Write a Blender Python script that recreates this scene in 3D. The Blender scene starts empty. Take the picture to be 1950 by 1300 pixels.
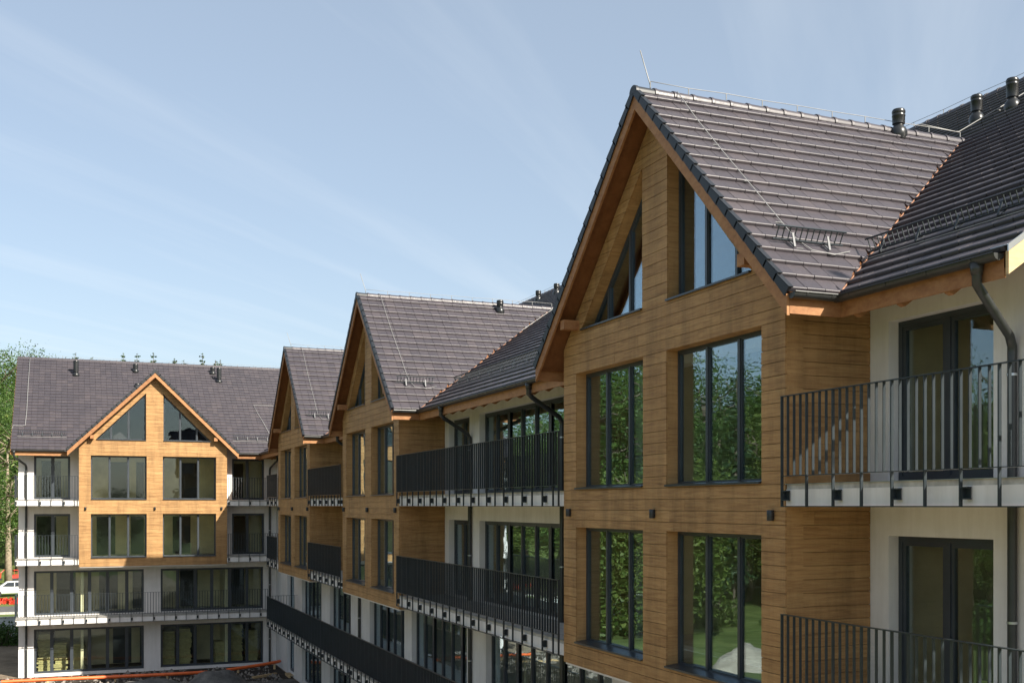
import bpy, bmesh, math, random
from mathutils import Vector, Matrix, noise
random.seed(7)
R = math.radians
scene = bpy.context.scene
col = scene.collection
ZC = 8.82                                   # camera height above the yard

# ------------------------------------------------------------------ camera
cd = bpy.data.cameras.new('camera')
cam = bpy.data.objects.new('camera', cd); col.objects.link(cam)
cam.location = (0, 0, ZC)
cam.rotation_euler = (R(90), 0, R(-21.848))
cd.sensor_width = 36; cd.lens = 2100 / 1950 * 36; cd.shift_y = 312.5 / 1950
cd.clip_start = 0.1; cd.clip_end = 3000
scene.camera = cam

# ------------------------------------------------------------------ sky, sun, exposure
SUN = Vector((0.622, -1.16, 1.0)).normalized()
world = bpy.data.worlds.new('World'); scene.world = world; world.use_nodes = True
wn = world.node_tree; wn.nodes.clear()
def wnode(t, **k):
    n = wn.nodes.new(t)
    for a, b in k.items(): setattr(n, a, b)
    return n
out = wnode('ShaderNodeOutputWorld'); bg = wnode('ShaderNodeBackground')
sky = wnode('ShaderNodeTexSky', sky_type='NISHITA', sun_disc=False)
sky.sun_elevation = math.asin(SUN.z); sky.sun_rotation = math.atan2(SUN.x, SUN.y)
sky.altitude = 400; sky.air_density = 1.0; sky.dust_density = 2.4; sky.ozone_density = 1.0
bg.inputs['Strength'].default_value = 0.083
# thin cirrus: noise on a flat cloud layer overhead, drawn out along the wind
LOC = (5.1, 2.2, 0.0)
tc = wnode('ShaderNodeTexCoord'); sx = wnode('ShaderNodeSeparateXYZ'); cx = wnode('ShaderNodeCombineXYZ')
zz = wnode('ShaderNodeMath', operation='MAXIMUM'); zz.inputs[1].default_value = 0.06
dx = wnode('ShaderNodeMath', operation='DIVIDE'); dy = wnode('ShaderNodeMath', operation='DIVIDE')
rt = wnode('ShaderNodeMapping'); rt.inputs['Rotation'].default_value = (0, 0, R(-50))
mp = wnode('ShaderNodeMapping'); mp.inputs['Location'].default_value = LOC; mp.inputs['Scale'].default_value = (0.16, 1.5, 1)
n1 = wnode('ShaderNodeTexNoise'); n1.inputs['Scale'].default_value = 1.6; n1.inputs['Detail'].default_value = 6; n1.inputs['Roughness'].default_value = 0.55; n1.inputs['Distortion'].default_value = 0.25
r1 = wnode('ShaderNodeMapRange'); r1.inputs['From Min'].default_value = 0.50; r1.inputs['From Max'].default_value = 0.80; r1.inputs['To Max'].default_value = 0.20
hz = wnode('ShaderNodeMixRGB'); hz.inputs['Fac'].default_value = 0.36; hz.inputs['Color2'].default_value = (4.1, 4.6, 4.9, 1)
mixc = wnode('ShaderNodeMixRGB'); mixc.inputs['Color2'].default_value = (5.9, 6.2, 6.4, 1)
L = wn.links.new
L(tc.outputs['Generated'], sx.inputs[0]); L(sx.outputs['Z'], zz.inputs[0])
L(sx.outputs['X'], dx.inputs[0]); L(zz.outputs[0], dx.inputs[1]); L(sx.outputs['Y'], dy.inputs[0]); L(zz.outputs[0], dy.inputs[1])
L(dx.outputs[0], cx.inputs['X']); L(dy.outputs[0], cx.inputs['Y']); L(cx.outputs[0], rt.inputs['Vector']); L(rt.outputs[0], mp.inputs['Vector'])
L(mp.outputs['Vector'], n1.inputs['Vector']); L(n1.outputs['Fac'], r1.inputs['Value'])
L(sky.outputs['Color'], hz.inputs['Color1']); L(hz.outputs['Color'], mixc.inputs['Color1'])
L(r1.outputs['Result'], mixc.inputs['Fac']); L(mixc.outputs['Color'], bg.inputs['Color'])
L(bg.outputs['Background'], out.inputs['Surface'])
sl = bpy.data.lights.new('sun', 'SUN'); sl.energy = 5.0; sl.angle = R(0.53); sl.color = (1.0, 0.93, 0.80)
so = bpy.data.objects.new('sun', sl); col.objects.link(so)
so.rotation_euler = SUN.to_track_quat('Z', 'Y').to_euler(); so.location = SUN * 80
scene.view_settings.view_transform = 'Standard'; scene.view_settings.look = 'None'
scene.view_settings.gamma = 1; scene.view_settings.exposure = 1.10; scene.view_settings.use_curve_mapping = False
scene.render.engine = 'CYCLES'
scene.cycles.max_bounces = 8; scene.cycles.transparent_max_bounces = 24; scene.cycles.glossy_bounces = 4
scene.cycles.use_denoising = True; scene.cycles.sample_clamp_indirect = 6

# ------------------------------------------------------------------ materials
def newmat(name):
    m = bpy.data.materials.new(name); m.use_nodes = True
    nt = m.node_tree; b = nt.nodes['Principled BSDF']
    return m, nt, b
def nd(nt, t, inp=None, **k):
    n = nt.nodes.new(t)
    for a, b in k.items(): setattr(n, a, b)
    for a, b in (inp or {}).items(): n.inputs[a].default_value = b
    return n
def world_pos(nt, scale=(1, 1, 1)):
    g = nd(nt, 'ShaderNodeNewGeometry'); m = nd(nt, 'ShaderNodeMapping', {'Scale': scale})
    nt.links.new(g.outputs['Position'], m.inputs['Vector']); return m.outputs['Vector']
def rnd_value(nt):
    """one random number per piece: object random plus the per-face attribute of joined pieces"""
    oi = nd(nt, 'ShaderNodeObjectInfo'); at = nd(nt, 'ShaderNodeAttribute', attribute_name='rnd')
    a = nd(nt, 'ShaderNodeMath', operation='ADD'); f = nd(nt, 'ShaderNodeMath', operation='FRACT')
    nt.links.new(oi.outputs['Random'], a.inputs[0]); nt.links.new(at.outputs['Fac'], a.inputs[1]); nt.links.new(a.outputs[0], f.inputs[0])
    return f.outputs[0]
def ramp(nt, fac, stops):
    r = nd(nt, 'ShaderNodeValToRGB'); e = r.color_ramp.elements
    while len(e) < len(stops): e.new(0.5)
    for i, (p, c) in enumerate(stops): e[i].position = p; e[i].color = (*c, 1)
    nt.links.new(fac, r.inputs['Fac']); return r.outputs['Color']
def mix(nt, fac, a, b, mode='MIX'):
    n = nd(nt, 'ShaderNodeMixRGB', blend_type=mode)
    for s, v in (('Fac', fac), ('Color1', a), ('Color2', b)):
        if isinstance(v, (int, float)): n.inputs[s].default_value = v
        elif isinstance(v, tuple): n.inputs[s].default_value = (*v, 1)
        else: nt.links.new(v, n.inputs[s])
    return n.outputs['Color']
def tex(nt, vec, scale, detail=4, rough=0.55, dist=0.0):
    n = nd(nt, 'ShaderNodeTexNoise', {'Scale': scale, 'Detail': detail, 'Roughness': rough, 'Distortion': dist})
    nt.links.new(vec, n.inputs['Vector']); return n.outputs['Fac']
def bump(nt, b, h, strength=0.2, dist=0.01):
    n = nd(nt, 'ShaderNodeBump', {'Strength': strength, 'Distance': dist})
    nt.links.new(h, n.inputs['Height']); nt.links.new(n.outputs['Normal'], b.inputs['Normal'])
def plain(name, c, rough=0.6, metal=0.0, var=0.12, scale=3.0, bmp=0.0, bscale=60):
    m, nt, b = newmat(name)
    p = world_pos(nt)
    f = tex(nt, p, scale, 5)
    lo = tuple(x * (1 - var) for x in c); hi = tuple(min(1, x * (1 + var)) for x in c)
    nt.links.new(ramp(nt, f, [(0.3, lo), (0.7, hi)]), b.inputs['Base Color'])
    b.inputs['Roughness'].default_value = rough; b.inputs['Metallic'].default_value = metal
    if bmp: bump(nt, b, tex(nt, p, bscale, 3), bmp, 0.004)
    return m
def wood(name, dark, midc, light, sc=(1.6, 1.6, 26), rough=0.6, spread=0.35, weather=0.0):
    m, nt, b = newmat(name)
    rv = rnd_value(nt)
    g = nd(nt, 'ShaderNodeNewGeometry'); mpn = nd(nt, 'ShaderNodeMapping', {'Scale': sc})
    off = nd(nt, 'ShaderNodeVectorMath', operation='SCALE'); cmb = nd(nt, 'ShaderNodeCombineXYZ')
    nt.links.new(rv, cmb.inputs[0]); nt.links.new(rv, cmb.inputs[1]); nt.links.new(rv, cmb.inputs[2])
    nt.links.new(cmb.outputs[0], off.inputs[0]); off.inputs['Scale'].default_value = 61.0
    ad = nd(nt, 'ShaderNodeVectorMath', operation='ADD')
    nt.links.new(g.outputs['Position'], ad.inputs[0]); nt.links.new(off.outputs[0], ad.inputs[1]); nt.links.new(ad.outputs[0], mpn.inputs['Vector'])
    v = mpn.outputs['Vector']
    grain = tex(nt, v, 1.0, 7, 0.68, 0.5)
    c = ramp(nt, grain, [(0.30, dark), (0.48, midc), (0.70, light)])
    fine = tex(nt, v, 3.4, 4, 0.7)
    c = mix(nt, 0.30, c, ramp(nt, fine, [(0.35, tuple(x * .55 for x in dark)), (0.6, light)]), 'MULTIPLY')
    c = mix(nt, spread, c, ramp(nt, rv, [(0.0, tuple(x * .55 for x in midc)), (0.5, midc), (1.0, tuple(min(1, x * 1.35) for x in light))]))
    st = nd(nt, 'ShaderNodeMapping', {'Scale': (5, 5, .8)}); nt.links.new(g.outputs['Position'], st.inputs['Vector'])
    if weather:
        wv = tex(nt, st.outputs['Vector'], 0.55, 6, 0.7)
        c = mix(nt, 1.0, c, ramp(nt, wv, [(0.36, (1 - weather, 1 - weather, 1 - weather)), (0.56, (1, 1, 1))]), 'MULTIPLY')
    nt.links.new(c, b.inputs['Base Color']); b.inputs['Roughness'].default_value = rough
    b.inputs['Specular IOR Level'].default_value = 0.3
    bump(nt, b, grain, 0.35, 0.006)
    return m
M = {}
M['plank'] = wood('facade_plank', (.26, .138, .058), (.43, .250, .106), (.55, .350, .158), sc=(1.6, 1.6, 24), spread=0.12, weather=0.26)
M['board'] = wood('stained_spruce_board', (.23, .10, .042), (.37, .18, .078), (.48, .26, .118), sc=(5, 5, 9), spread=0.2)
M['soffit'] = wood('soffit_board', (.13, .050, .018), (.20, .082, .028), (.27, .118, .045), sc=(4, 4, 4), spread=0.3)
M['pale_board'] = wood('raw_timber', (.38, .26, .13), (.55, .40, .22), (.68, .52, .30), sc=(3, 3, 12))
def tile_mat():
    m, nt, b = newmat('engobed_roof_tile')
    rv = rnd_value(nt); p = world_pos(nt)
    c = ramp(nt, rv, [(0.0, (.046, .041, .049)), (0.45, (.052, .046, .054)), (0.8, (.058, .051, .059)), (1.0, (.066, .057, .063))])
    sp = tex(nt, p, 9, 6, 0.7)
    c = mix(nt, 0.55, c, ramp(nt, sp, [(0.3, (.72, .72, .74)), (0.62, (1.12, 1.08, 1.06))]), 'MULTIPLY')
    big = tex(nt, p, 0.35, 3)
    c = mix(nt, 0.5, c, ramp(nt, big, [(0.35, (.86, .86, .9)), (0.65, (1.1, 1.06, 1.04))]), 'MULTIPLY')
    nt.links.new(c, b.inputs['Base Color'])
    rr = ramp(nt, tex(nt, p, 24, 3), [(0.3, (.36, .36, .36)), (0.7, (.52, .52, .52))])
    nt.links.new(rr, b.inputs['Roughness']); b.inputs['Specular IOR Level'].default_value = 0.55
    bump(nt, b, tex(nt, p, 45, 4), 0.12, 0.004)
    return m
M['tile'] = tile_mat()
M['verge'] = plain('verge_tile_slate_blue', (.012, .015, .020), 0.5, var=.25)
M['gutter'] = plain('gutter_graphite', (.040, .042, .042), 0.36, 0.2, var=.2)
M['anthracite'] = plain('anthracite_powder_coat', (.026, .034, .040), 0.34, 0.1, var=.15)
M['frame'] = plain('window_frame_anthracite', (.040, .048, .058), 0.34, 0.0, var=.12)
M['sill'] = plain('sill_sheet_metal', (.060, .068, .078), 0.34, 0.5, var=.15)
M['zinc'] = plain('zinc_sheet', (.50, .52, .54), 0.32, 0.9, var=.12)
M['bracket'] = plain('galvanised_bracket', (.085, .09, .10), 0.5, 0.1)
M['wire'] = plain('galvanised_wire', (.27, .27, .265), 0.5, 0.1, var=.1)
M['vent'] = plain('vent_black_plastic', (.016, .017, .018), 0.30, var=.2)
M['copper'] = plain('valley_edge_rust', (.24, .115, .065), 0.7, var=.4, scale=14)
M['lamp'] = plain('lamp_housing', (.018, .020, .024), 0.4)
M['concrete'] = plain('balcony_concrete', (.42, .40, .37), 0.85, var=.28, scale=7, bmp=.3)
M['orange'] = plain('orange_pvc_pipe', (.72, .13, .028), 0.38, var=.14)
M['insul'] = plain('mineral_wool', (.50, .43, .20), 0.9, var=.2, scale=6, bmp=.5, bscale=20)
M['film'] = plain('foil', (.5, .5, .46), 0.25, var=.2)
M['white_paint'] = plain('white_car_paint', (.74, .75, .76), 0.22, var=.04)
M['red_paint'] = plain('red_machine_paint', (.55, .045, .03), 0.35)
M['rubber'] = plain('tyre_rubber', (.02, .02, .02), 0.8)
M['darkglass'] = plain('car_glass', (.02, .025, .03), 0.08)
M['wallwhite'] = plain('rendered_garden_wall', (.62, .64, .66), 0.85, var=.1, bmp=.2)
M['asphalt'] = plain('asphalt', (.085, .083, .082), 0.9, var=.2, scale=2, bmp=.3)
M['bark'] = plain('bark', (.13, .10, .075), 0.9, var=.35, scale=5, bmp=.6, bscale=14)
M['palebark'] = plain('pale_bark', (.24, .195, .14), 0.9, var=.35, scale=4, bmp=.5, bscale=14)
M['flower'] = plain('red_flowers', (.60, .045, .022), 0.8, var=.4, scale=6)
def stucco():
    m, nt, b = newmat('white_render_plaster'); p = world_pos(nt)
    c = ramp(nt, tex(nt, p, 1.3, 6, .65), [(0.3, (.69, .655, .63)), (0.7, (.78, .745, .72))])
    st = world_pos(nt, (6, 6, .5))
    c = mix(nt, 0.5, c, ramp(nt, tex(nt, st, .8, 5, .7), [(0.3, (.80, .78, .75)), (0.58, (1, 1, 1))]), 'MULTIPLY')
    nt.links.new(c, b.inputs['Base Color']); b.inputs['Roughness'].default_value = 0.9; b.inputs['Specular IOR Level'].default_value = 0.2
    bump(nt, b, tex(nt, p, 130, 3), 0.35, 0.004); return m
M['stucco'] = stucco()
M['inner'] = plain('bare_interior_plaster', (.74, .65, .42), 0.95, var=.18, scale=1.2)
M['innerfloor'] = plain('bare_screed', (.45, .42, .37), 0.95, var=.2)
M['innerdoor'] = plain('interior_door', (.05, .045, .04), 0.6)
def glass():
    m = bpy.data.materials.new('window_glass'); m.use_nodes = True; nt = m.node_tree; nt.nodes.clear()
    o = nd(nt, 'ShaderNodeOutputMaterial'); mx = nd(nt, 'ShaderNodeMixShader')
    t = nd(nt, 'ShaderNodeBsdfTransparent'); t.inputs['Color'].default_value = (.92, .955, .94, 1)
    g = nd(nt, 'ShaderNodeBsdfGlossy'); g.inputs['Roughness'].default_value = 0.0; g.inputs['Color'].default_value = (.71, .875, .98, 1)
    lw = nd(nt, 'ShaderNodeLayerWeight', {'Blend': 0.5})
    pw = nd(nt, 'ShaderNodeMath', operation='POWER'); pw.inputs[1].default_value = 2.2
    mm = nd(nt, 'ShaderNodeMath', operation='MULTIPLY_ADD'); mm.inputs[1].default_value = 0.85; mm.inputs[2].default_value = 0.055
    nt.links.new(lw.outputs['Facing'], pw.inputs[0]); nt.links.new(pw.outputs[0], mm.inputs[0])
    p = world_pos(nt); bp = nd(nt, 'ShaderNodeBump', {'Strength': 0.10, 'Distance': 0.02})
    nt.links.new(tex(nt, p, 1.1, 2), bp.inputs['Height']); nt.links.new(bp.outputs['Normal'], g.inputs['Normal'])
    nt.links.new(mm.outputs[0], mx.inputs['Fac']); nt.links.new(t.outputs[0], mx.inputs[1]); nt.links.new(g.outputs[0], mx.inputs[2])
    nt.links.new(mx.outputs[0], o.inputs['Surface']); return m
M['glass'] = glass()
def leafmat(name, a, b2, c2):
    m, nt, b = newmat(name); rv = rnd_value(nt)
    oi = nd(nt, 'ShaderNodeObjectInfo'); p = world_pos(nt)
    c = ramp(nt, rv, [(0, a), (.5, b2), (1, c2)])
    c = mix(nt, .5, c, ramp(nt, tex(nt, p, .5, 3), [(.3, (.7, .75, .7)), (.7, (1.2, 1.15, 1.0))]), 'MULTIPLY')
    nt.links.new(c, b.inputs['Base Color']); b.inputs['Roughness'].default_value = .55; b.inputs['Specular IOR Level'].default_value = .3
    tl = nd(nt, 'ShaderNodeBsdfTranslucent'); nt.links.new(c, tl.inputs['Color'])
    mx = nd(nt, 'ShaderNodeMixShader', {'Fac': .25}); o = nt.nodes['Material Output']
    nt.links.new(b.outputs[0], mx.inputs[1]); nt.links.new(tl.outputs[0], mx.inputs[2]); nt.links.new(mx.outputs[0], o.inputs['Surface'])
    return m
M['leaf'] = leafmat('leaf_green', (.026, .062, .012), (.050, .102, .019), (.096, .160, .036))
M['leaf2'] = leafmat('leaf_yellow_green', (.055, .095, .018), (.095, .145, .028), (.155, .20, .05))
M['needle'] = leafmat('needle_green', (.022, .052, .020), (.036, .075, .028), (.06, .10, .04))
def ground_mat(name, cols, sc=.6, fine=14, bmp=.6):
    m, nt, b = newmat(name); p = world_pos(nt)
    c = ramp(nt, tex(nt, p, sc, 8, .7), [(.3, cols[0]), (.5, cols[1]), (.7, cols[2])])
    c = mix(nt, .6, c, ramp(nt, tex(nt, p, fine, 4, .7), [(.3, (.6, .6, .6)), (.65, (1.25, 1.25, 1.25))]), 'MULTIPLY')
    nt.links.new(c, b.inputs['Base Color']); b.inputs['Roughness'].default_value = .95; b.inputs['Specular IOR Level'].default_value = .1
    bump(nt, b, tex(nt, p, fine, 5), bmp, .03); return m
M['grass'] = ground_mat('meadow_grass', ((.06, .082, .024), (.10, .135, .038), (.165, .195, .065)), .25, 9)
M['soil'] = ground_mat('wet_dark_soil', ((.030, .026, .022), (.050, .043, .036), (.09, .075, .06)), .9, 12)
M['dirt'] = ground_mat('trodden_earth', ((.15, .115, .085), (.24, .19, .14), (.34, .28, .21)), .5, 10)
M['rubble'] = plain('mixed_rubble', (.20, .175, .15), 0.9, var=.6, scale=3)
M['gravel'] = ground_mat('grey_gravel', ((.075, .072, .068), (.12, .115, .108), (.20, .185, .165)), 1.6, 22, 1.0)
M['palegravel'] = ground_mat('pale_gravel', ((.28, .25, .20), (.38, .34, .28), (.48, .44, .36)), 1.6, 18, 1.0)

# ------------------------------------------------------------------ mesh helpers
class MB:
    def __init__(s): s.v = []; s.f = []; s.r = []; s.cur = 0.0
    def poly(s, pts, faces):
        o = len(s.v); s.v += [tuple(p) for p in pts]
        for f in faces: s.f.append([o + i for i in f]); s.r.append(s.cur)
        return s
    def prism(s, W, poly, d0, d1):
        """convex (s,z) polygon extruded in depth between d0 and d1 through mapping W(s,d,z)"""
        n = len(poly)
        pts = [W(a, d0, b) for a, b in poly] + [W(a, d1, b) for a, b in poly]
        fs = [list(range(n)), list(range(2 * n - 1, n - 1, -1))] + [[i, i + n, (i + 1) % n + n, (i + 1) % n] for i in range(n)]
        return s.poly(pts, fs)
    def boxw(s, W, s0, s1, d0, d1, z0, z1):
        return s.prism(W, [(s0, z0), (s1, z0), (s1, z1), (s0, z1)], d0, d1)
    def box(s, x0, x1, y0, y1, z0, z1):
        p = [(x0, y0, z0), (x1, y0, z0), (x1, y1, z0), (x0, y1, z0), (x0, y0, z1), (x1, y0, z1), (x1, y1, z1), (x0, y1, z1)]
        return s.poly(p, [[0, 3, 2, 1], [4, 5, 6, 7], [0, 1, 5, 4], [1, 2, 6, 5], [2, 3, 7, 6], [3, 0, 4, 7]])
    def tube(s, pts, r, n=8, radii=None, cap=True):
        pts = [Vector(p) for p in pts]; rings = []
        up = None
        for i, p in enumerate(pts):
            t = (pts[min(i + 1, len(pts) - 1)] - pts[max(i - 1, 0)]).normalized()
            if up is None:
                up = Vector((0, 0, 1)) if abs(t.z) < .9 else Vector((1, 0, 0))
            a = t.cross(up)
            if a.length < 1e-4: a = t.cross(Vector((0, 1, 0)))
            a.normalize(); b = a.cross(t); up = b
            rr = radii[i] if radii else r
            rings.append([p + (a * math.cos(2 * math.pi * k / n) + b * math.sin(2 * math.pi * k / n)) * rr for k in range(n)])
        o = len(s.v); s.v += [tuple(q) for g in rings for q in g]
        for i in range(len(rings) - 1):
            for k in range(n):
                s.f.append([o + i * n + k, o + i * n + (k + 1) % n, o + (i + 1) * n + (k + 1) % n, o + (i + 1) * n + k]); s.r.append(s.cur)
        if cap:
            s.f.append([o + k for k in range(n)][::-1]); s.f.append([o + (len(rings) - 1) * n + k for k in range(n)]); s.r += [s.cur, s.cur]
        return s
    def lathe(s, base, prof, n=16):
        return s.tube([(base[0], base[1], base[2] + h) for _, h in prof], 0, n, [max(r, .0005) for r, _ in prof])
    def mesh(s, name, smooth=False, attr=False, recalc=True):
        me = bpy.data.meshes.new(name); me.from_pydata(s.v, [], s.f); me.update()
        if attr:
            a = me.attributes.new('rnd', 'FLOAT', 'FACE'); a.data.foreach_set('value', s.r)
        if recalc and len(s.f) < 60000:
            bm = bmesh.new(); bm.from_mesh(me); bmesh.ops.recalc_face_normals(bm, faces=bm.faces); bm.to_mesh(me); bm.free()
        if smooth: me.polygons.foreach_set('use_smooth', [True] * len(me.polygons))
        return me
    def obj(s, name, mat, parent=None, smooth=False, attr=False, kind=None, label=None):
        me = s.mesh(name, smooth, attr)
        return link(name, me, mat, parent, kind, label)
def link(name, me, mat, parent=None, kind=None, label=None, mw=None):
    if mat is not None and not me.materials: me.materials.append(M[mat])
    o = bpy.data.objects.new(name, me); col.objects.link(o)
    if parent is not None: setpar(o, parent)
    if mw is not None: o.matrix_basis = mw
    if kind: o['kind'] = kind
    if label: o['label'] = label
    return o
PW = {}
def setpar(o, p):
    o.parent = p
    if p.name in PW: o.matrix_parent_inverse = PW[p.name]
def thing(name, label, cat, loc=(0, 0, 0), group=None):
    o = bpy.data.objects.new(name, None); col.objects.link(o); o.location = loc; o.empty_display_size = .3
    PW[o.name] = Matrix.Translation(loc).inverted()
    return tag(o, label, cat, group)
def tag(o, label, cat, group=None):
    o['label'] = label; o['category'] = cat
    if group: o['group'] = group
    return o
def smooth_by_angle(o, ang=40):
    me = o.data; me.polygons.foreach_set('use_smooth', [True] * len(me.polygons)); me.set_sharp_from_angle(angle=R(ang)); return o
def clip(poly, a, b, c):
    out_ = []
    for i in range(len(poly)):
        p, q = poly[i], poly[(i + 1) % len(poly)]
        fp, fq = a * p[0] + b * p[1] - c, a * q[0] + b * q[1] - c
        if fp <= 1e-9: out_.append(p)
        if (fp < -1e-9 and fq > 1e-9) or (fp > 1e-9 and fq < -1e-9):
            t = fp / (fp - fq); out_.append((p[0] + (q[0] - p[0]) * t, p[1] + (q[1] - p[1]) * t))
    return out_
def area(p): return abs(sum(p[i][0] * p[(i + 1) % len(p)][1] - p[(i + 1) % len(p)][0] * p[i][1] for i in range(len(p)))) / 2 if len(p) > 2 else 0
def inset(p, w):
    if sum(p[i][0] * p[(i + 1) % len(p)][1] - p[(i + 1) % len(p)][0] * p[i][1] for i in range(len(p))) < 0: p = p[::-1]
    n = len(p); ln = []
    for i in range(n):
        (x0, y0), (x1, y1) = p[i], p[(i + 1) % n]; l = math.hypot(x1 - x0, y1 - y0)
        nx, ny = -(y1 - y0) / l, (x1 - x0) / l; ln.append((nx, ny, nx * x0 + ny * y0 + w))
    q = []
    for i in range(n):
        a, b = ln[i - 1], ln[i]; D = a[0] * b[1] - a[1] * b[0]
        q.append(((a[2] * b[1] - a[1] * b[2]) / D, (a[0] * b[2] - a[2] * b[0]) / D))
    return p, q
def rect(s0, s1, z0, z1): return [(s0, z0), (s1, z0), (s1, z1), (s0, z1)]
CAMF = Vector((math.sin(R(21.848)), math.cos(R(21.848)), 0))
def px_per_m(p): return 2100 / max(1, (Vector(p) - Vector((0, 0, ZC))).dot(CAMF))

# ------------------------------------------------------------------ wings: s runs to the right along the facade, d outwards from the wall, z relative to the camera
def WA(s, d, z): return (10.66 - d, -s, z + ZC)
def WB(s, d, z): return (s, 61.9 - d, z + ZC)
F3, F2, F1, F0 = .33, -2.67, -5.67, -8.67
HEAD = 2.25                                  # opening height above each floor
BAYD, OVER, EAVE = 1.46, 1.84, .99
ZE, ZR, HALF = 2.85, 7.0, 4.27
SB = (ZR - ZE) / HALF; SM = .6625
def zM(d): return ZE + SM * (EAVE - d)
def zBay(s): return ZR - SB * abs(s)
def dV(z): return EAVE - (z - ZE) / SM

def wall_grid(W, s0, s1, z0, z1, d0, d1, ops):
    ss = sorted({s0, s1} | {x for o in ops for x in o[:2] if s0 < x < s1}); zs = sorted({z0, z1} | {x for o in ops for x in o[2:4] if z0 < x < z1})
    def solid(i, j):
        if i < 0 or j < 0 or i >= len(ss) - 1 or j >= len(zs) - 1: return False
        cs, cz = (ss[i] + ss[i + 1]) / 2, (zs[j] + zs[j + 1]) / 2
        return not any(o[0] < cs < o[1] and o[2] < cz < o[3] for o in ops)
    mb = MB()
    for i in range(len(ss) - 1):
        for j in range(len(zs) - 1):
            if not solid(i, j): continue
            a, b, c, e = ss[i], ss[i + 1], zs[j], zs[j + 1]
            q = lambda *p: mb.poly([W(*x) for x in p], [[0, 1, 2, 3]])
            q((a, d0, c), (b, d0, c), (b, d0, e), (a, d0, e)); q((a, d1, c), (a, d1, e), (b, d1, e), (b, d1, c))
            if not solid(i - 1, j): q((a, d0, c), (a, d0, e), (a, d1, e), (a, d1, c))
            if not solid(i + 1, j): q((b, d0, c), (b, d1, c), (b, d1, e), (b, d0, e))
            if not solid(i, j - 1): q((a, d0, c), (a, d1, c), (b, d1, c), (b, d0, c))
            if not solid(i, j + 1): q((a, d0, e), (b, d0, e), (b, d1, e), (a, d1, e))
    return mb

PR = random.Random(5)
def window(W, root, poly, d, mulls, sill=None, fw=.05, mw=.062, name='window', wide=(), sash=.022):
    """frame mesh, with panes, mullions and an outer sill as sub-parts; d = outer face of the frame"""
    outer, inner = inset(poly, fw)
    mb = MB(); n = len(outer)
    for i in range(n):
        j = (i + 1) % n
        mb.prism(W, [outer[i], outer[j], inner[j], inner[i]], d, d - .09)
    fr = mb.obj(name, 'frame', root)
    cuts = sorted(mulls); lo, hi = min(p[0] for p in inner), max(p[0] for p in inner)
    edges = [lo] + cuts + [hi]
    for k in range(len(edges) - 1):
        a = edges[k] + (mw / 2 if k else 0); b = edges[k + 1] - (mw / 2 if k < len(edges) - 2 else 0)
        pp = clip(clip(inner, -1, 0, -a), 1, 0, b)
        if area(pp) > .01:
            o2, i2 = inset(pp, sash); m2 = MB(); nn = len(o2)
            ok = area(i2) < area(o2) and nn >= 3 and min(p[0] for p in i2) >= a - .01
            if ok and area(i2) > .03:
                for i in range(nn): m2.prism(W, [o2[i], o2[(i + 1) % nn], i2[(i + 1) % nn], i2[i]], d - .012, d - .075)
                m2.obj('sash', 'frame', fr); pp = i2
            ta, tb = PR.uniform(-.006, .006), PR.uniform(-.003, .003); pa, pb = pp[0]
            MB().prism(lambda u, v, w: W(u, v + ta * (u - pa) + tb * (w - pb), w), pp, d - .036, d - .05).obj('pane', 'glass', fr)
    for c in cuts:
        w2 = .16 if c in wide else mw
        pp = clip(clip(inner, -1, 0, -(c - w2 / 2)), 1, 0, c + w2 / 2)
        if area(pp) > .001: MB().prism(W, pp, d + .006, d - .088).obj('mullion', 'frame', fr)
    if sill:
        s0, s1, z, dout = sill
        m3 = MB(); m3.prism(lambda a, b, c: W(b, a, c), [(d - .01, z + .012), (dout, z - .018), (dout, z - .048), (d - .01, z - .02)], s0, s1)
        m3.obj('sill', 'sill', fr)
    return fr

# ---- tiles -------------------------------------------------------------------
GAUGE = math.hypot(HALF, ZR - ZE) / 18; TW = .295
PROF = [(0, -.012), (0, .036), (.007, .048), (.022, .054), (.042, .050), (.060, .036), (.080, .031), (.352, .002)]
TILES = {'A': [], 'B': []}          # (visible size, basis matrix, local left/right bounds, rnd)
def tile_local(bl, br):
    n = len(PROF); pts = []
    for k, (q, h) in enumerate(PROF): pts.append((bl[k], q, h))
    for k, (q, h) in enumerate(PROF): pts.append((br[k], q, h))
    pts += [(bl[-1], .352, -.012), (br[-1], .352, -.012)]
    fs = [[k, k + n, k + 1 + n, k + 1] for k in range(n - 1)]
    fs += [[0] + list(range(1, n)) + [2 * n], [n] + [2 * n + 1] + list(range(2 * n - 1, n, -1))]
    return pts, fs
def slope_tiles(key, basis_at, L, w0, w1, left=None, right=None, vis=True, wskip=None):
    """basis_at(w,q): matrix with x along the row, y up the slope, z outwards; left/right(w bounds) at a given q"""
    rows = int(round(L / GAUGE)); g = L / rows
    for r in range(rows):
        q0 = r * g; k = 0; w = w0
        while w < w1 - .02:
            wl, wr = w + .004, min(w + TW, w1) - .004
            bl, br, ok = [], [], False
            for (q, h) in PROF:
                qq = q0 + q; a = wl; b = wr
                if left: a = max(a, left(qq, (wl + wr) / 2))
                if right: b = min(b, right(qq, (wl + wr) / 2))
                if b > a + .012: ok = True
                else: b = a = min(max(a, wl), wr)
                bl.append(a - w); br.append(b - w)
            if ok:
                full = abs(bl[0] - .004) < 1e-6 and abs(bl[-1] - .004) < 1e-6 and abs(br[0] - (TW - .004)) < 1e-6 and abs(br[-1] - (TW - .004)) < 1e-6
                mw = basis_at(w, q0); ppm = px_per_m(mw.translation)
                TILES[key].append((ppm if vis else 0, mw, bl, br, full))
            w += TW
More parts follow.
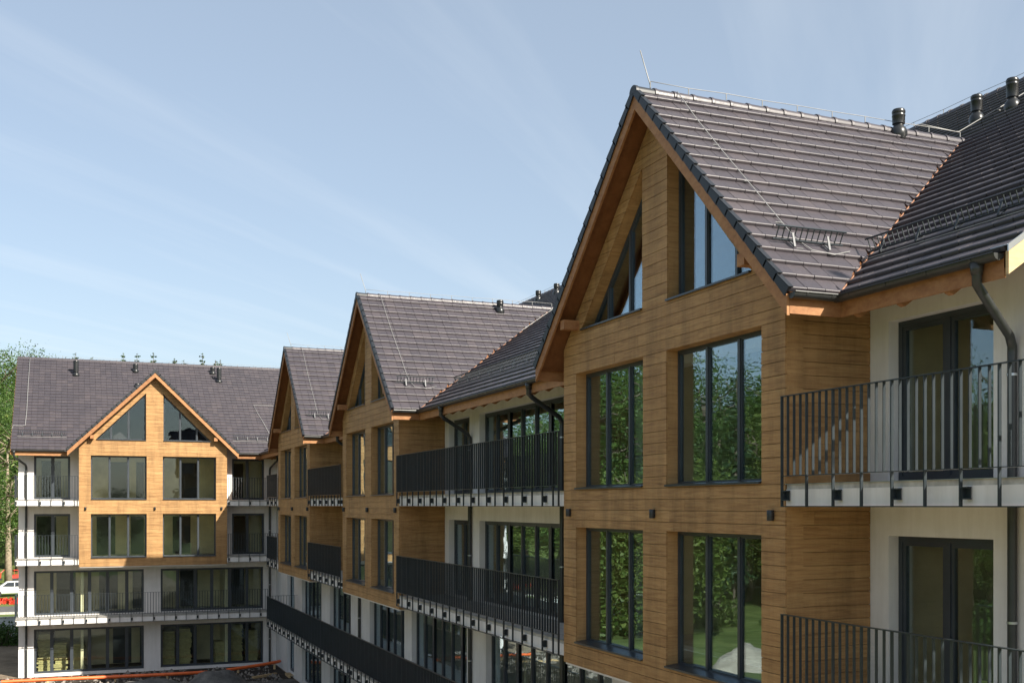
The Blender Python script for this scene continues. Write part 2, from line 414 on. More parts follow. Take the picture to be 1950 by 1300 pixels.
def emit_tiles(key, parent, nmax):
    T = TILES[key]; T.sort(key=lambda t: -t[0]); me_full = None
    rng = random.Random(3)
    mb = MB()
    for i, (v, mw, bl, br, full) in enumerate(T):
        jit = Matrix.Translation((rng.uniform(-.0015, .0015), rng.uniform(-.004, .004), rng.uniform(-.002, .0025)))
        if i < nmax:
            if full:
                if me_full is None:
                    t = MB(); t.poly(*tile_local(bl, br)); me_full = t.mesh('roof_tile', attr=True); me_full.materials.append(M['tile'])
                    sm(me_full)
                me = me_full
            else:
                t = MB(); t.poly(*tile_local(bl, br)); me = t.mesh('roof_tile', attr=True); sm(me)
            link('roof_tile', me, 'tile', parent, mw=mw @ jit)
        else:
            pts, fs = tile_local(bl, br); mb.cur = rng.random(); m2 = mw @ jit
            mb.poly([m2 @ Vector(p) for p in pts], fs)
    if mb.v:
        o = mb.obj('roof_tiles', 'tile', parent, attr=True, kind='stuff'); sm(o.data)
def sm(me):
    me.polygons.foreach_set('use_smooth', [True] * len(me.polygons)); me.set_sharp_from_angle(angle=R(42))
def basis(W, o, ex, ey):
    p = Vector(W(*o)); x = (Vector(W(o[0] + ex[0], o[1] + ex[1], o[2] + ex[2])) - p).normalized(); y = (Vector(W(o[0] + ey[0], o[1] + ey[1], o[2] + ey[2])) - p).normalized()
    z = x.cross(y)
    m = Matrix.Identity(4); m.col[0][:3] = x; m.col[1][:3] = y; m.col[2][:3] = z; m.translation = p
    return m
AM = math.atan(SM); AB = math.atan(SB)

def vent(W, root, s, d, z, h=.5, r=.1):
    b = W(s, d, z - .08)
    mb = MB(); mb.lathe(b, [(0, 0), (r * 1.25, 0.0), (r * 1.45, .06), (r * 1.5, .13), (r * 1.3, .20), (r * .9, .25), (r * .85, .28), (r * 1.08, .29), (r * 1.1, h - .14), (r * 1.16, h - .13), (r * 1.16, h - .11), (r * 1.1, h - .10), (r * 1.1, h - .08), (r * 1.16, h - .07), (r * 1.16, h - .03), (r * 1.0, h), (0, h + .01)])
    o = mb.obj('roof_vent', 'vent', root); smooth_by_angle(o, 35); return o
def wire(root, pts, r=.006, clips=(), name='lightning_wire'):
    o = MB().tube(pts, r, 6).obj(name, 'wire', root, smooth=True)
    for a, b in clips: MB().tube([a, b], r * 1.5, 6).obj('wire_clip', 'wire', o)
    return o
def gutter(W, root, s0, s1, d0, d1, z, bracket=.62):
    """half-round gutter running from (s0,d0) to (s1,d1) at height z, open on top"""
    p0, p1 = Vector(W(s0, d0, z)), Vector(W(s1, d1, z)); t = (p1 - p0).normalized(); n = t.cross(Vector((0, 0, 1)))
    mb = MB(); r = .078; K = 10; ring = []
    for k in range(K + 1):
        a = math.pi * k / K; ring.append((math.cos(a) * r, -math.sin(a) * r))
    ring += [(-r + .008, .0)] + [(math.cos(a) * (r - .008), -math.sin(a) * (r - .008)) for a in [math.pi * k / K for k in range(K, -1, -1)]]
    ring = [(r + .012, .012), (r + .016, 0)] + ring
    m = len(ring); pts = [p + n * a + Vector((0, 0, b)) for p in (p0, p1) for a, b in ring]
    fs = [[k, (k + 1) % m, (k + 1) % m + m, k + m] for k in range(m)]
    mb.poly(pts, fs)
    for p in (p0, p1):
        mb.poly([p + n * math.cos(math.pi * k / K) * r - Vector((0, 0, 1)) * math.sin(math.pi * k / K) * r for k in range(K + 1)], [list(range(K + 1))])
    g = mb.obj('gutter', 'gutter', root); smooth_by_angle(g, 35)
    ln = (p1 - p0).length; c = max(1, int(ln / bracket))
    for k in range(c):
        q = p0 + t * (ln * (k + .5) / c); mb = MB(); pts = []
        for u in (-.014, .014):
            for rr in (r + .002, r + .009):
                pts += [q + t * u + n * math.cos(math.pi * j / K) * rr - Vector((0, 0, 1)) * (math.sin(math.pi * j / K) * rr - .01) for j in range(K + 1)]
        w = K + 1; fs = []
        for j in range(K):
            fs += [[j, j + 1, w + j + 1, w + j], [2 * w + j, 2 * w + j + 1, 3 * w + j + 1, 3 * w + j], [w + j, w + j + 1, 3 * w + j + 1, 3 * w + j], [j, j + 1, 2 * w + j + 1, 2 * w + j]]
        mb.poly(pts, fs).obj('gutter_bracket', 'gutter', g)
    return g
def downpipe(W, root, s_out, d_out, s_w, d_w, z_top, z_bend, z_bot, r=.056, mat='gutter'):
    pts = [W(s_out, d_out, z_top), W(s_out, d_out, z_top - .22), W(s_out + (s_w - s_out) * .06, d_out + (d_w - d_out) * .10, z_top - .30),
           W(s_out + (s_w - s_out) * .92, d_out + (d_w - d_out) * .92, z_bend + .10), W(s_w, d_w, z_bend - .02), W(s_w, d_w, z_bend - .10), W(s_w, d_w, z_bot)]
    o = MB().tube(pts, r, 14).obj('downpipe', mat, root); smooth_by_angle(o, 50)
    MB().tube([W(s_out, d_out, z_top + .02), W(s_out, d_out, z_top - .12)], r, 14, [r * 1.5, r * 1.1]).obj('outlet', 'gutter', o, smooth=True)
    z = z_bend - .35
    while z > z_bot + .3:
        MB().tube([W(s_w, d_w, z), W(s_w, d_w, z - .03)], r + .008, 14).boxw(W, s_w - .01, s_w + .01, d_w, d_w - .08, z - .025, z - .005).obj('pipe_clamp', 'zinc', o); z -= 1.5
    return o
def snow_guard(W, root, p0, p1, nrm, n_br, up=.19):
    """grid snow guard: p0,p1 world points on the slope, nrm slope normal; stands up from the roof"""
    p0, p1, nrm = Vector(p0), Vector(p1), Vector(nrm).normalized(); t = (p1 - p0).normalized(); ln = (p1 - p0).length
    upv = (nrm * .85 + Vector((0, 0, .5))).normalized(); lo = .07
    mb = MB(); mb.tube([p0 + upv * lo, p1 + upv * lo], .014, 6); mb.tube([p0 + upv * (lo + up), p1 + upv * (lo + up)], .014, 6)
    g = mb.obj('snow_guard', 'anthracite', root)
    bars = MB(); k = .05
    while k < ln: bars.tube([p0 + t * k + upv * lo, p0 + t * k + upv * (lo + up)], .009, 5); k += .10
    bars.obj('guard_bars', 'anthracite', g)
    dn = t.cross(nrm); dn = dn if dn.z < 0 else -dn
    for i in range(n_br):
        q = p0 + t * (ln * (i + .5) / n_br if n_br > 1 else ln / 2)
        a = MB(); w = t * .016
        for (x, y) in ((q + upv * (lo + up * .55) + nrm * .0, q + dn * .13 + nrm * .055), (q + dn * .13 + nrm * .045, q - dn * .10 + nrm * .045)):
            a.poly([x - w, x + w, y + w, y - w, x - w + nrm * .01 + dn * .008, x + w + nrm * .01 + dn * .008, y + w + nrm * .01 + dn * .008, y - w + nrm * .01 + dn * .008],
                   [[0, 1, 2, 3], [4, 7, 6, 5], [0, 4, 5, 1], [1, 5, 6, 2], [2, 6, 7, 3], [3, 7, 4, 0]])
        a.obj('guard_bracket', 'bracket' if n_br == 2 else 'anthracite', g)
    return g

BAL = {'A': [], 'B': []}
POSTGAP = .549
def railing(key, W, root, s0, s1, floor, side=None, dpl=1.53):
    """balcony railing of upright flat bars; every fourth bar runs down over the slab edge to a lower rail"""
    top, lowr, bot = floor + 1.18, floor + .085, floor - .345
    mb = MB()
    mb.boxw(W, s0, s1, dpl - .03, dpl + .03, top - .012, top); mb.boxw(W, s0, s1, dpl - .024, dpl + .024, lowr - .011, lowr)
    mb.boxw(W, s0, s1, dpl - .024, dpl + .024, bot, bot + .014)
    r = mb.obj('railing', 'anthracite', root)
    n = int(round((s1 - s0) / (POSTGAP / 4))); st = (s1 - s0) / n
    post = br = 0
    for i in range(n + 1):
        s = s0 + i * st
        if i % 4 == 0 or i == n:
            m = MB(); m.boxw(W, s - .008, s + .008, dpl - .019, dpl + .019, bot + .014, top - .012)
            BAL[key].append((px_per_m(W(s, dpl, floor)) * 4, W, s, dpl, bot + .014, top - .012, r, 'post'))
            if (i // 4) % 2 == 0:
                m = MB(); m.boxw(W, s + .010, s + .095, 1.465, dpl + .012, floor - .26, floor - .245).boxw(W, s + .010, s + .095, 1.465, dpl + .012, floor - .135, floor - .12)
                m.boxw(W, s + .010, s + .09, 1.468, 1.478, floor - .245, floor - .135).boxw(W, s + .010, s + .022, 1.478, dpl + .010, floor - .245, floor - .135)
                m.obj('bracket', 'anthracite', r)
        else:
            BAL[key].append((px_per_m(W(s, dpl, floor)), W, s, dpl, lowr, top - .012, r, 'baluster'))
    if side is not None:                     # short return to the wall
        for sd in side:
            m = MB(); dd = dpl - .137; mb2 = MB()
            mb2.boxw(W, sd - .03, sd + .03, .02, dpl - .031, top - .012, top)
            mb2.obj('side_rail', 'anthracite', r); MB().boxw(W, sd - .024, sd + .024, .02, dpl - .031, lowr - .011, lowr).obj('side_rail', 'anthracite', r); bb = MB()
            while dd > .05: bb.boxw(W, sd - .024, sd + .024, dd - .006, dd + .006, lowr, top - .012); dd -= .137
            bb.obj('side_bars', 'anthracite', r, kind='stuff')
    return r
def emit_bars(key, root, nmax):
    rest = MB(); B_ = sorted(BAL[key], key=lambda t: -t[0]); cache = {}
    for i, (v, W, s, d, z0, z1, r, nm) in enumerate(B_):
        if i < nmax:
            k = (W.__name__, round(z1 - z0, 4), nm)
            if k not in cache:
                m = MB(); o = Vector(W(0, 0, 0)); th = .010 if nm == 'post' else .006
                m.boxw(lambda a, b, c: Vector(W(a, b, c)) - o, -th, th, -.019, .019, 0, z1 - z0)
                cache[k] = m.mesh(nm); cache[k].materials.append(M['anthracite'])
            link(nm, cache[k], None, r, mw=Matrix.Translation(W(s, d, z0)))
        else: rest.boxw(W, s - (.013 if key == 'B' else .006), s + (.013 if key == 'B' else .006), d - .019, d + .019, z0, z1)
    if rest.v: rest.obj('distant_balusters', 'anthracite', root, kind='stuff')
def balcony(W, root, s0, s1, floor):
    b = MB().boxw(W, s0, s1, .005, BAYD - .01, floor - .335, floor - .105).obj('balcony_slab', 'stucco', root)
    MB().boxw(W, s0 + .01, s1 - .01, .005, BAYD - .016, floor - .105, floor - .03).obj('screed', 'concrete', b)
    MB().boxw(W, s0 + .005, s1 - .005, BAYD - .024, BAYD + .012, floor - .036, floor - .028).obj('drip_edge', 'zinc', b)
    return b

PLANKS = {'A': [], 'B': []}
PH = .19
def cladding(key, W, sc, regions, d, rng, flat=None):
    z = -3.12; r = 0
    while z < ZR:
        z1 = z + PH
        for reg in regions:
            p = clip(clip(reg, 0, -1, -(z + .0042)), 0, 1, z1 - .0042)
            if area(p) < .004: continue
            lo, hi = min(q[0] for q in p), max(q[0] for q in p)
            x = lo; cuts = []
            step = rng.uniform(.8, 3.2)
            while x + step < hi - .45: x += step; cuts.append(x); step = rng.uniform(2.4, 3.6)
            e = [lo] + cuts + [hi]
            for k in range(len(e) - 1):
                pp = clip(clip(p, -1, 0, -(e[k] + (.0016 if k else 0))), 1, 0, e[k + 1] - (.0016 if k < len(e) - 2 else 0))
                if area(pp) < .004: continue
                PLANKS[key].append((px_per_m(W(sc + e[k], d, z)), W, sc, pp, d, rng.uniform(-.0015, .0025)))
        z = z1; r += 1
def emit_planks(key, root, nmax):
    rng = random.Random(11); P = sorted(PLANKS[key], key=lambda t: -t[0]); rest = MB()
    for i, (v, W, sc, pp, d, j) in enumerate(P):
        q = [(a + sc, b) for a, b in pp]
        if i < nmax: MB().prism(W, q, d + j, d - .028).obj('plank', 'plank', root, attr=True)
        else: rest.cur = rng.random(); rest.prism(W, q, d + j, d - .028)
    if rest.v: rest.obj('cladding_planks', 'plank', root, attr=True, kind='stuff')

OUT, INN, WH = 3.12, .40, 3.69               # opening edges and bay half width
def gable_bay(key, W, root, sc, detail=True):
    rng = random.Random(int(abs(sc) * 100))
    und = lambda s: zBay(s) - .30            # underside of the roof at the wall
    top = rect(-WH, WH, -3.12, ZR)
    top = clip(clip(top, SB, 1, ZR - .30), -SB, 1, ZR - .30)
    def zone(z0, z1, s0=-WH, s1=WH): return clip(clip(clip(clip(top, 0, -1, -z0), 0, 1, z1), -1, 0, -s0), 1, 0, s1)
    W0, W1 = 3.40, 5.86; hyp = W1 + .43      # triangular lights: hypotenuse z = hyp - |s|
    regs = [zone(-3.12, F2), zone(F2, F2 + HEAD, -WH, -OUT), zone(F2, F2 + HEAD, -INN, INN), zone(F2, F2 + HEAD, OUT, WH),
            zone(F2 + HEAD, F3), zone(F3, F3 + HEAD, -WH, -OUT), zone(F3, F3 + HEAD, -INN, INN), zone(F3, F3 + HEAD, OUT, WH),
            zone(F3 + HEAD, W0), zone(W0, W1, -.43, .43), clip(zone(W0, W1, -WH, -.43), 1, -1, -hyp), clip(zone(W0, W1, .43, WH), -1, -1, -hyp), zone(W1, ZR)]
    regs = [r for r in regs if area(r) > .005]
    mb = MB()
    for r in regs: mb.prism(W, [(a + sc, b) for a, b in r], BAYD - .028, BAYD - .30)
    # side walls of the bay
    for sg in (-1, 1): mb.boxw(W, sc + sg * (WH - .028), sc + sg * (WH - .30), .002, BAYD - .301, -3.12, und(WH) + .02)
    wl = mb.obj('bay_wall', 'plank', root)
    MB().boxw(W, sc - WH + .03, sc + WH - .03, .004, BAYD - .031, -3.16, -3.124).obj('bay_soffit', 'stucco', root)
    cladding(key, W, sc, regs, BAYD, rng)
    if key == 'A':                           # cladding on the side that faces the camera
        W2 = lambda s, d, z: W(sc + WH + (d - BAYD), s, z)
        cladding(key, W2, 0, [rect(.004, BAYD - .0285, -3.12, und(WH) + .01)], BAYD, rng)
    # windows
    dwin = BAYD - .22
    for z in (F2, F3):
        for sg in (-1, 1):
            a, b = sorted((sg * INN, sg * OUT)); t = (b - a) / 3
            window(W, root, rect(sc + a, sc + b, z, z + HEAD), dwin, [sc + a + t, sc + a + 2 * t], (sc + a + .004, sc + b - .004, z + .035, BAYD + .045))
    for sg in (-1, 1):
        tri = [(sc + sg * .43, W0), (sc + sg * .43, W1), (sc + sg * (hyp - W0), W0)]
        window(W, root, tri, dwin, [sc + sg * (.43 + .86), sc + sg * (.43 + 1.72)], (min(sc + sg * .43, sc + sg * 2.86), max(sc + sg * .43, sc + sg * 2.86), W0 + .035, BAYD + .045))
    # lamps on the band between the storeys
    for s in (-3.38, 0, 3.40):
        l = MB(); c = W(sc + s, BAYD + .045, -.21)
        l.lathe(c, [(0, 0), (.045, 0), (.05, .01), (.05, .14), (.045, .15), (0, .15)], 14)
        lo = l.obj('wall_lamp', 'lamp', root); smooth_by_angle(lo, 40)
        MB().boxw(W, sc + s - .035, sc + s + .035, BAYD + .002, BAYD + .02, -.18, -.10).obj('lamp_plate', 'lamp', lo)
    # roof of the bay
    dEnd = dV(ZR)
    for sg in (-1, 1):
        def bas(w, q, sg=sg): return basis(W, (sc + sg * (HALF - q * math.cos(AB)), OVER - w if sg > 0 else w, ZE + q * math.sin(AB)), (0, -1 if sg > 0 else 1, 0), (-sg * math.cos(AB), 0, math.sin(AB)))
        L_ = math.hypot(HALF, ZR - ZE)
        if sg > 0: slope_tiles(key, bas, L_ , 0, OVER - dEnd, right=lambda q, w: OVER - dV(ZE + q * math.sin(AB)) - .03)
        else: slope_tiles(key, bas, L_, dEnd, OVER, left=lambda q, w: dV(ZE + q * math.sin(AB)) + .03, vis=(key == 'B'))
        # deck with boarded underside
        dk = MB(); n1, n2 = .02, .15
        c = lambda s, z, off: (s - sg * 0 + sg * math.sin(AB) * -off, z - math.cos(AB) * off)
        e0, e1 = c(sg * HALF, ZE, n1), (0, ZR - n1 / math.cos(AB)); e2, e3 = (0, ZR - n2 / math.cos(AB)), c(sg * HALF, ZE, n2)
        prof = [(sc + x, z) for x, z in (e0, e1, e2, e3)]
        a_ = [W(x, OVER - .045, z) for x, z in prof]; b_ = [W(x, dV(z) - .05, z) for x, z in prof]
        dk.poly(a_ + b_, [[0, 1, 2, 3], [7, 6, 5, 4]] + [[i, i + 4, (i + 1) % 4 + 4, (i + 1) % 4] for i in range(4)])
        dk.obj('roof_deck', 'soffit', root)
        # barge board and dark verge tiles
        bb = [(sc + x, z) for x, z in ((sg * (HALF - .02), ZE - .085 + .02), (0, ZR - .075), (0, ZR - .075 - .26), (sg * (HALF - .02), ZE - .085 - .24))]
        MB().prism(W, bb, OVER, OVER - .042).obj('barge_board', 'board', root)
        for r in range(18):
            q0, q1 = r * GAUGE - .012, r * GAUGE + GAUGE + .02
            f = lambda q, h: (sc + sg * (HALF - q * math.cos(AB) + h * math.sin(AB)), ZE + q * math.sin(AB) + h * math.cos(AB))
            if r == 17: q1 = L_ - .02
            pl = [f(q0, .062), f(q1, .030), f(q1, -.065), f(q0, -.078)]
            m = MB().prism(W, pl, OVER + .006, OVER + .028); pt = [f(q0, .058), f(q1, .026), f(q1, .038), f(q0, .072)]
            m.prism(W, pt, OVER + .028, OVER - .05)
            m.obj('verge_tile', 'verge', root)
        # purlin ends under the barge board
        MB().boxw(W, sc + sg * 2.98, sc + sg * 3.16, OVER - .06, BAYD - .1, 3.42, 3.60).obj('purlin_end', 'board', root)
        # eave: fascia, gutter
        s_e = sc + sg * HALF
        MB().boxw(W, s_e - sg * .045, s_e - sg * .015, OVER - .046, EAVE - .03 , ZE - .30, ZE - .085).obj('fascia_board', 'board', root)
        if sg > 0 or key == 'B': gutter(W, root, s_e + sg * .055, s_e + sg * .055, OVER - .02, EAVE + .02, ZE - .035, .35)
    # ridge tiles
    d = OVER + .03; k = 0
    while d > dEnd + .1:
        ln = .40; mb = MB(); pts = []
        for (dd, rr) in ((d, .118), (d - .05, .118), (d - .06, .108), (d - ln, .100)):
            pts += [W(sc + math.sin(a) * rr * 1.1, dd, ZR - .055 + math.cos(a) * rr) for a in [R(-100 + 200 * i / 10) for i in range(11)]]
        fs = [[r * 11 + i, r * 11 + i + 1, (r + 1) * 11 + i + 1, (r + 1) * 11 + i] for r in range(3) for i in range(10)] + [list(range(11)), list(range(33, 44))]
        mb.poly(pts, fs); o = mb.obj('ridge_tile', 'verge' if k == 0 else 'tile', root); smooth_by_angle(o, 40)
        d -= ln - .03; k += 1
    # ridge wire on short stands, with a rod at the gable end
    z0 = ZR + .075
    pts = []; d = OVER - .30
    while d > dEnd + .05: pts.append(W(sc + rng.uniform(-.01, .01), d, z0 + .10 - .012 * (len(pts) % 2))); d -= .75
    wire(root, pts, .006, [((p[0], p[1], p[2]), (p[0], p[1], p[2] - .11)) for p in pts])
    if key == 'A':
        wire(root, [W(sc, OVER - .30, ZR + .04), W(sc, OVER - .30, ZR + .12), W(sc - .02, OVER - .12, ZR + .68)], .009, name='lightning_rod')
    # valley strips
    for sg in (-1, 1):
        pts = []
        z = ZE - .02; segs = []
        while z < ZR - .02:
            segs.append(z); z += .35
        segs.append(ZR - .02)
        for z in segs: pts.append(W(sc + sg * (ZR - z) / SB, dV(z), z + .03))
        mb = MB(); mb.tube([Vector(p) + Vector((0, 0, random.uniform(-.003, .004))) for p in pts], .013, 5)
        mb.obj('valley_edge', 'copper', root)

def main_roof(key, W, root, s0, s1, bays, dR, ridge_ind=0):
    L_ = (EAVE - dR) / math.cos(AM)
    def bas(w, q): return basis(W, (w, EAVE - q * math.cos(AM), ZE + q * math.sin(AM)), (1, 0, 0), (0, -math.cos(AM), math.sin(AM)))
    def left(q, wm):
        z = ZE + q * math.sin(AM); v = -1e9
        for b in bays:
            h = (ZR - z) / SB
            if h > -.0 and wm > b: v = max(v, b + h + .03)
        return v
    def right(q, wm):
        z = ZE + q * math.sin(AM); v = 1e9
        for b in bays:
            h = (ZR - z) / SB
            if h > -.0 and wm <= b: v = min(v, b - h - .03)
        return v
    slope_tiles(key, bas, L_, s0, s1, left, right)
    zr = zM(dR)
    # deck: front slope with boarded underside (outside the bays), plain rear slope
    edges = [s0 + .04]
    for b in sorted(bays): edges += [b - HALF + .04, b + HALF - .04]
    edges.append(s1 - .04)
    mb = MB(); mb.prism(lambda d, s, z: W(s, d, z), [(EAVE - .02, ZE - .03), (dR, zr - .03), (dR, zr - .22), (EAVE - .02, ZE - .20)], edges[0], edges[-1]) if not bays else None
    for i in range(0, len(edges), 2):
        if edges[i + 1] > edges[i]: mb.prism(lambda d, s, z: W(s, d, z), [(EAVE - .02, ZE - .03), (0, zM(0) - .03), (0, zM(0) - .22), (EAVE - .02, ZE - .20)], edges[i], edges[i + 1])
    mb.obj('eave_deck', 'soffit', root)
    m2 = MB().prism(lambda d, s, z: W(s, d, z), [(-.01, zM(0) - .03), (dR, zr - .03), (dR, zr - .22), (-.01, zM(0) - .22)], edges[0], edges[-1])
    dB = 2 * dR - EAVE
    m2.prism(lambda d, s, z: W(s, d, z), [(dR - .005, zr - .02), (dB, ZE), (dB, ZE - .22), (dR - .005, zr - .22)], edges[0], edges[-1])
    m2.obj('roof_deck', 'tile', root)
    # fascia, rafters, gutters between the bays
    for i in range(0, len(edges), 2):
        a, b = edges[i], edges[i + 1]
        if b - a < .3: continue
        MB().boxw(W, a, b, EAVE - .048, EAVE - .018, ZE - .30, ZE - .085).obj('fascia_board', 'board', root)
        gutter(W, root, a + (.0 if i else -.02), b, EAVE + .055, EAVE + .055, ZE - .035)
        k = a + .3
        while k < b - .1:
            MB().prism(lambda d, s, z: W(s, d, z), [(EAVE - .05, ZE - .19), (.0, zM(0) - .22), (.0, zM(0) - .36), (EAVE - .12, ZE - .335), (EAVE - .05, ZE - .31)], k - .04, k + .04).obj('rafter', 'board', root); k += .82
    # ridge tiles
    rest = MB(); s = s1; k = 0
    while s > s0 + .1:
        pts = []; e = max(s - .40, s0)
        for (ss, rr) in ((s, .118), (s - .05, .118), (s - .06, .108), (e, .100)):
            pts += [W(ss, dR + math.sin(a) * rr * 1.15, zr - .05 + math.cos(a) * rr) for a in [R(-100 + 200 * i / 10) for i in range(11)]]
        fs = [[r * 11 + i, r * 11 + i + 1, (r + 1) * 11 + i + 1, (r + 1) * 11 + i] for r in range(3) for i in range(10)] + [list(range(11)), list(range(33, 44))]
        rest.cur = random.random()
        if k < ridge_ind: smooth_by_angle(MB().poly(pts, fs).obj('ridge_tile', 'tile', root), 40)
        else: rest.poly(pts, fs)
        s -= .37; k += 1
    if rest.v: smooth_by_angle(rest.obj('ridge_tiles', 'tile', root, attr=True, kind='stuff'), 40)
    pts = []; s = s1 - .4
    while s > s0: pts.append(W(s, dR, zr + .17 - .015 * (len(pts) % 2))); s -= 1.0
    o = MB().tube(pts, .006, 5).obj('lightning_wire', 'wire', root)
    mb = MB()
    for p in pts: mb.tube([p, (p[0], p[1], p[2] - .13)], .009, 5)
    mb.obj('wire_stands', 'wire', o)

def interior(W, root, s0, s1, cross, bays, lows, dback=-5.2, step=None):
    for z, nm in ((F3, 'floor_slab'), (F2, 'floor_slab'), (F1, 'floor_slab')):
        f = MB().boxw(W, s0 + .31, s1 - .31, -12, -.305, z - .30, z - .02)
        for b in bays:
            if z > F1 + 1: f.boxw(W, b - WH + .31, b + WH - .31, -.304, BAYD - .305, z - .30, z - .02)
        f.obj(nm, 'innerfloor', root)
    w = MB()
    for z in lows:
        w.boxw(W, s0 + .31, s1 - .31, dback - .15, dback, z - .02, z + 2.68)
        for k, c in enumerate(cross):
            w.boxw(W, c - .07, c + .07, dback + .001, -.32 if (k % 3) else -1.6, z - .02, z + 2.68)
    w.obj('interior_wall', 'inner', root)
    d = MB()
    for z in lows:
        for k in range(len(cross) - 1):
            m = (cross[k] + cross[k + 1]) / 2 + random.uniform(-.6, .6)
            d.boxw(W, m - .48, m + .48, dback + .001, dback + .03, z, z + 2.08)
    d.obj('doorways', 'innerdoor', root)

# ================================================================== wing on the right
A0, A1 = -64.0, -9.65
A = thing('apartment_building', 'long apartment wing on the right with three timber-clad gabled bays', 'building', (14, 36, 0), 'apartment wings around the yard')
bA = [-16.46, -35.79, -49.12]
ops = []
for b in bA: ops.append((b - 3.4, b + 3.4, F2, ZE - .2))
doorsA = []
for z in (F2, F3):
    doorsA += [(-12.39, -10.5, z, z + HEAD), (-31.72, -29.87, z, z + HEAD), (-29.04, -20.9, z, z + HEAD), (-44.9, -40.1, z, z + HEAD), (-58.0, -55.0, z, z + HEAD)]
gl = [(-58.5, -56.6), (-54.52, -49.97), (-48.22, -44.3), (-41.23, -36.52), (-35.64, -30.1), (-28.53, -20.9), (-19.4, -13.4), (-12.4, -10.5)]
for z in (F0, F1): doorsA += [(a, b, z, z + HEAD + .02) for a, b in gl]
wall_grid(WA, A0, A1, -8.95, 3.2, 0, -.30, ops + doorsA).obj('wall', 'stucco', A)
MB().prism(lambda d, s, z: WA(s, d, z), [(-.301, -8.95), (-17.4, -8.95), (-17.4, 3.0), (-8.84, 8.95), (-.301, 3.25)], A1 - .3, A1).obj('gable_end_wall', 'stucco', A)
MB().boxw(WA, A0, A1, -17.7, -17.41, -8.95, 3.0).obj('rear_wall', 'stucco', A)
for (a, b, z0, z1) in doorsA:
    n = max(2, round((b - a) / .95)); t = (b - a) / n
    mul = [a + t * k for k in range(1, n)]
    window(WA, A, rect(a + .003, b - .003, z0 + .002, z1 - .003), -.17, mul, None, .075, .09, name='balcony_door' if n <= 2 else 'window', wide=mul[1::3], sash=.06 if n <= 2 else .035)
for b in bA: gable_bay('A', WA, A, b)
DR = -(19.5 - 10.66)
main_roof('A', WA, A, A0, A1 + .30, bA, DR, 40)
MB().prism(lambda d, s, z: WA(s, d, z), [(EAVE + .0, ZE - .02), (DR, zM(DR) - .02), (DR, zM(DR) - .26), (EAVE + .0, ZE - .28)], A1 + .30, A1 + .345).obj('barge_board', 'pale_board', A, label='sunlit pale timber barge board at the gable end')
MB().prism(lambda d, s, z: WA(s, d, z), [(EAVE + .02, ZE + .05), (DR, zM(DR) + .05), (DR, zM(DR) - .03), (EAVE + .02, ZE - .03)], A1 + .345, A1 + .36).boxw(WA, A1 + .10, A1 + .345, EAVE + .02, EAVE - .05, ZE + .046, ZE + .052).obj('verge_flashing', 'zinc', A)
interior(WA, A, A0, A1, [-60, -54.6, -47, -45.3, -39.6, -34.2, -31.9, -26.5, -20.2, -13.8, -12.6], bA, (F0, F1, F2, F3))
for z in (F3, F2):
    balcony(WA, A, bA[0] + WH + .004, -7.95, z); railing('A', WA, A, bA[0] + WH + .02, -7.95, z, side=(-7.98,))
    balcony(WA, A, bA[1] + WH + .004, bA[0] - WH - .004, z); railing('A', WA, A, bA[1] + WH + .02, bA[0] - WH - .10, z)
    balcony(WA, A, bA[2] + WH + .004, bA[1] - WH - .004, z); railing('A', WA, A, bA[2] + WH + .02, bA[1] - WH - .06, z)
    balcony(WA, A, -55.6, bA[2] - WH - .004, z); railing('A', WA, A, -55.6, bA[2] - WH - .06, z, side=(-55.57,))
balcony(WA, A, -55.6, -7.95, F1)
for a, b in ((-55.6, -42.95), (-42.85, -38.2), (-38.1, -20), (-19.9, -7.95)): railing('A', WA, A, a, b, F1, side=(-55.57,) if a < -55 else None)
emit_tiles('A', A, 300); emit_planks('A', A, 300); emit_bars('A', A, 300)
downpipe(WA, A, -9.72, EAVE + .05, -10.14, .07, ZE - .10, 1.95, -8.8)
downpipe(WA, A, -29.34, EAVE + .05, -29.65, .07, ZE - .10, 1.95, -8.8)
downpipe(WA, A, -22.99, EAVE + .05, -23.30, .07, ZE - .10, 1.95, -8.8)
downpipe(WA, A, -42.20, EAVE + .05, -42.60, .07, ZE - .10, 1.95, -8.8)
for (x, y, z, h) in ((14.27, 16.32, 6.86, .56), (17.21, 17.39, 7.84, .62), (17.02, 16.29, 7.72, .66), (13.76, 35.43, 6.65, .5), (18.64, 43.46, 8.79, .5), (18.27, 40.72, 8.55, .5), (16.9, 25.2, 7.6, .6), (17.6, 30.5, 8.1, .6)):
    vent(WA, A, -y, 10.66 - x, z, h, .105)
nb = (0, -math.sin(AB), math.cos(AB)); nm_ = (-math.sin(AM), 0, math.cos(AM))
for yc, x1 in ((16.46, 10.37), (35.79, 10.40), (49.12, 10.3)):
    y = yc - 3.40; z = zBay(3.40) + ZC
    snow_guard(WA, A, (9.17, y, z), (x1, y, z), nb, 2)
    # down conductor on the slope facing the camera
    f = lambda x, q, h=.05: (x, yc - HALF + q * math.cos(AB) - h * math.sin(AB), ZC + ZE + q * math.sin(AB) + h * math.cos(AB))
    wire(A, [f(9.58, 5.9, .1), f(9.59, 5.0), f(9.585, 3.9), f(9.60, 2.8), f(9.61, 1.6), f(9.63, 1.30), f(9.75, 1.05), f(10.1, .98), f(10.45, 1.12)], .007, [(f(9.60, q), f(9.53, q + .05, .02)) for q in (5.3, 4.1, 2.95, 1.75, 1.05)])
def fm(y, q, h=.05): return (9.67 + q * math.cos(AM) - h * math.sin(AM), y, ZC + ZE + q * math.sin(AM) + h * math.cos(AM))
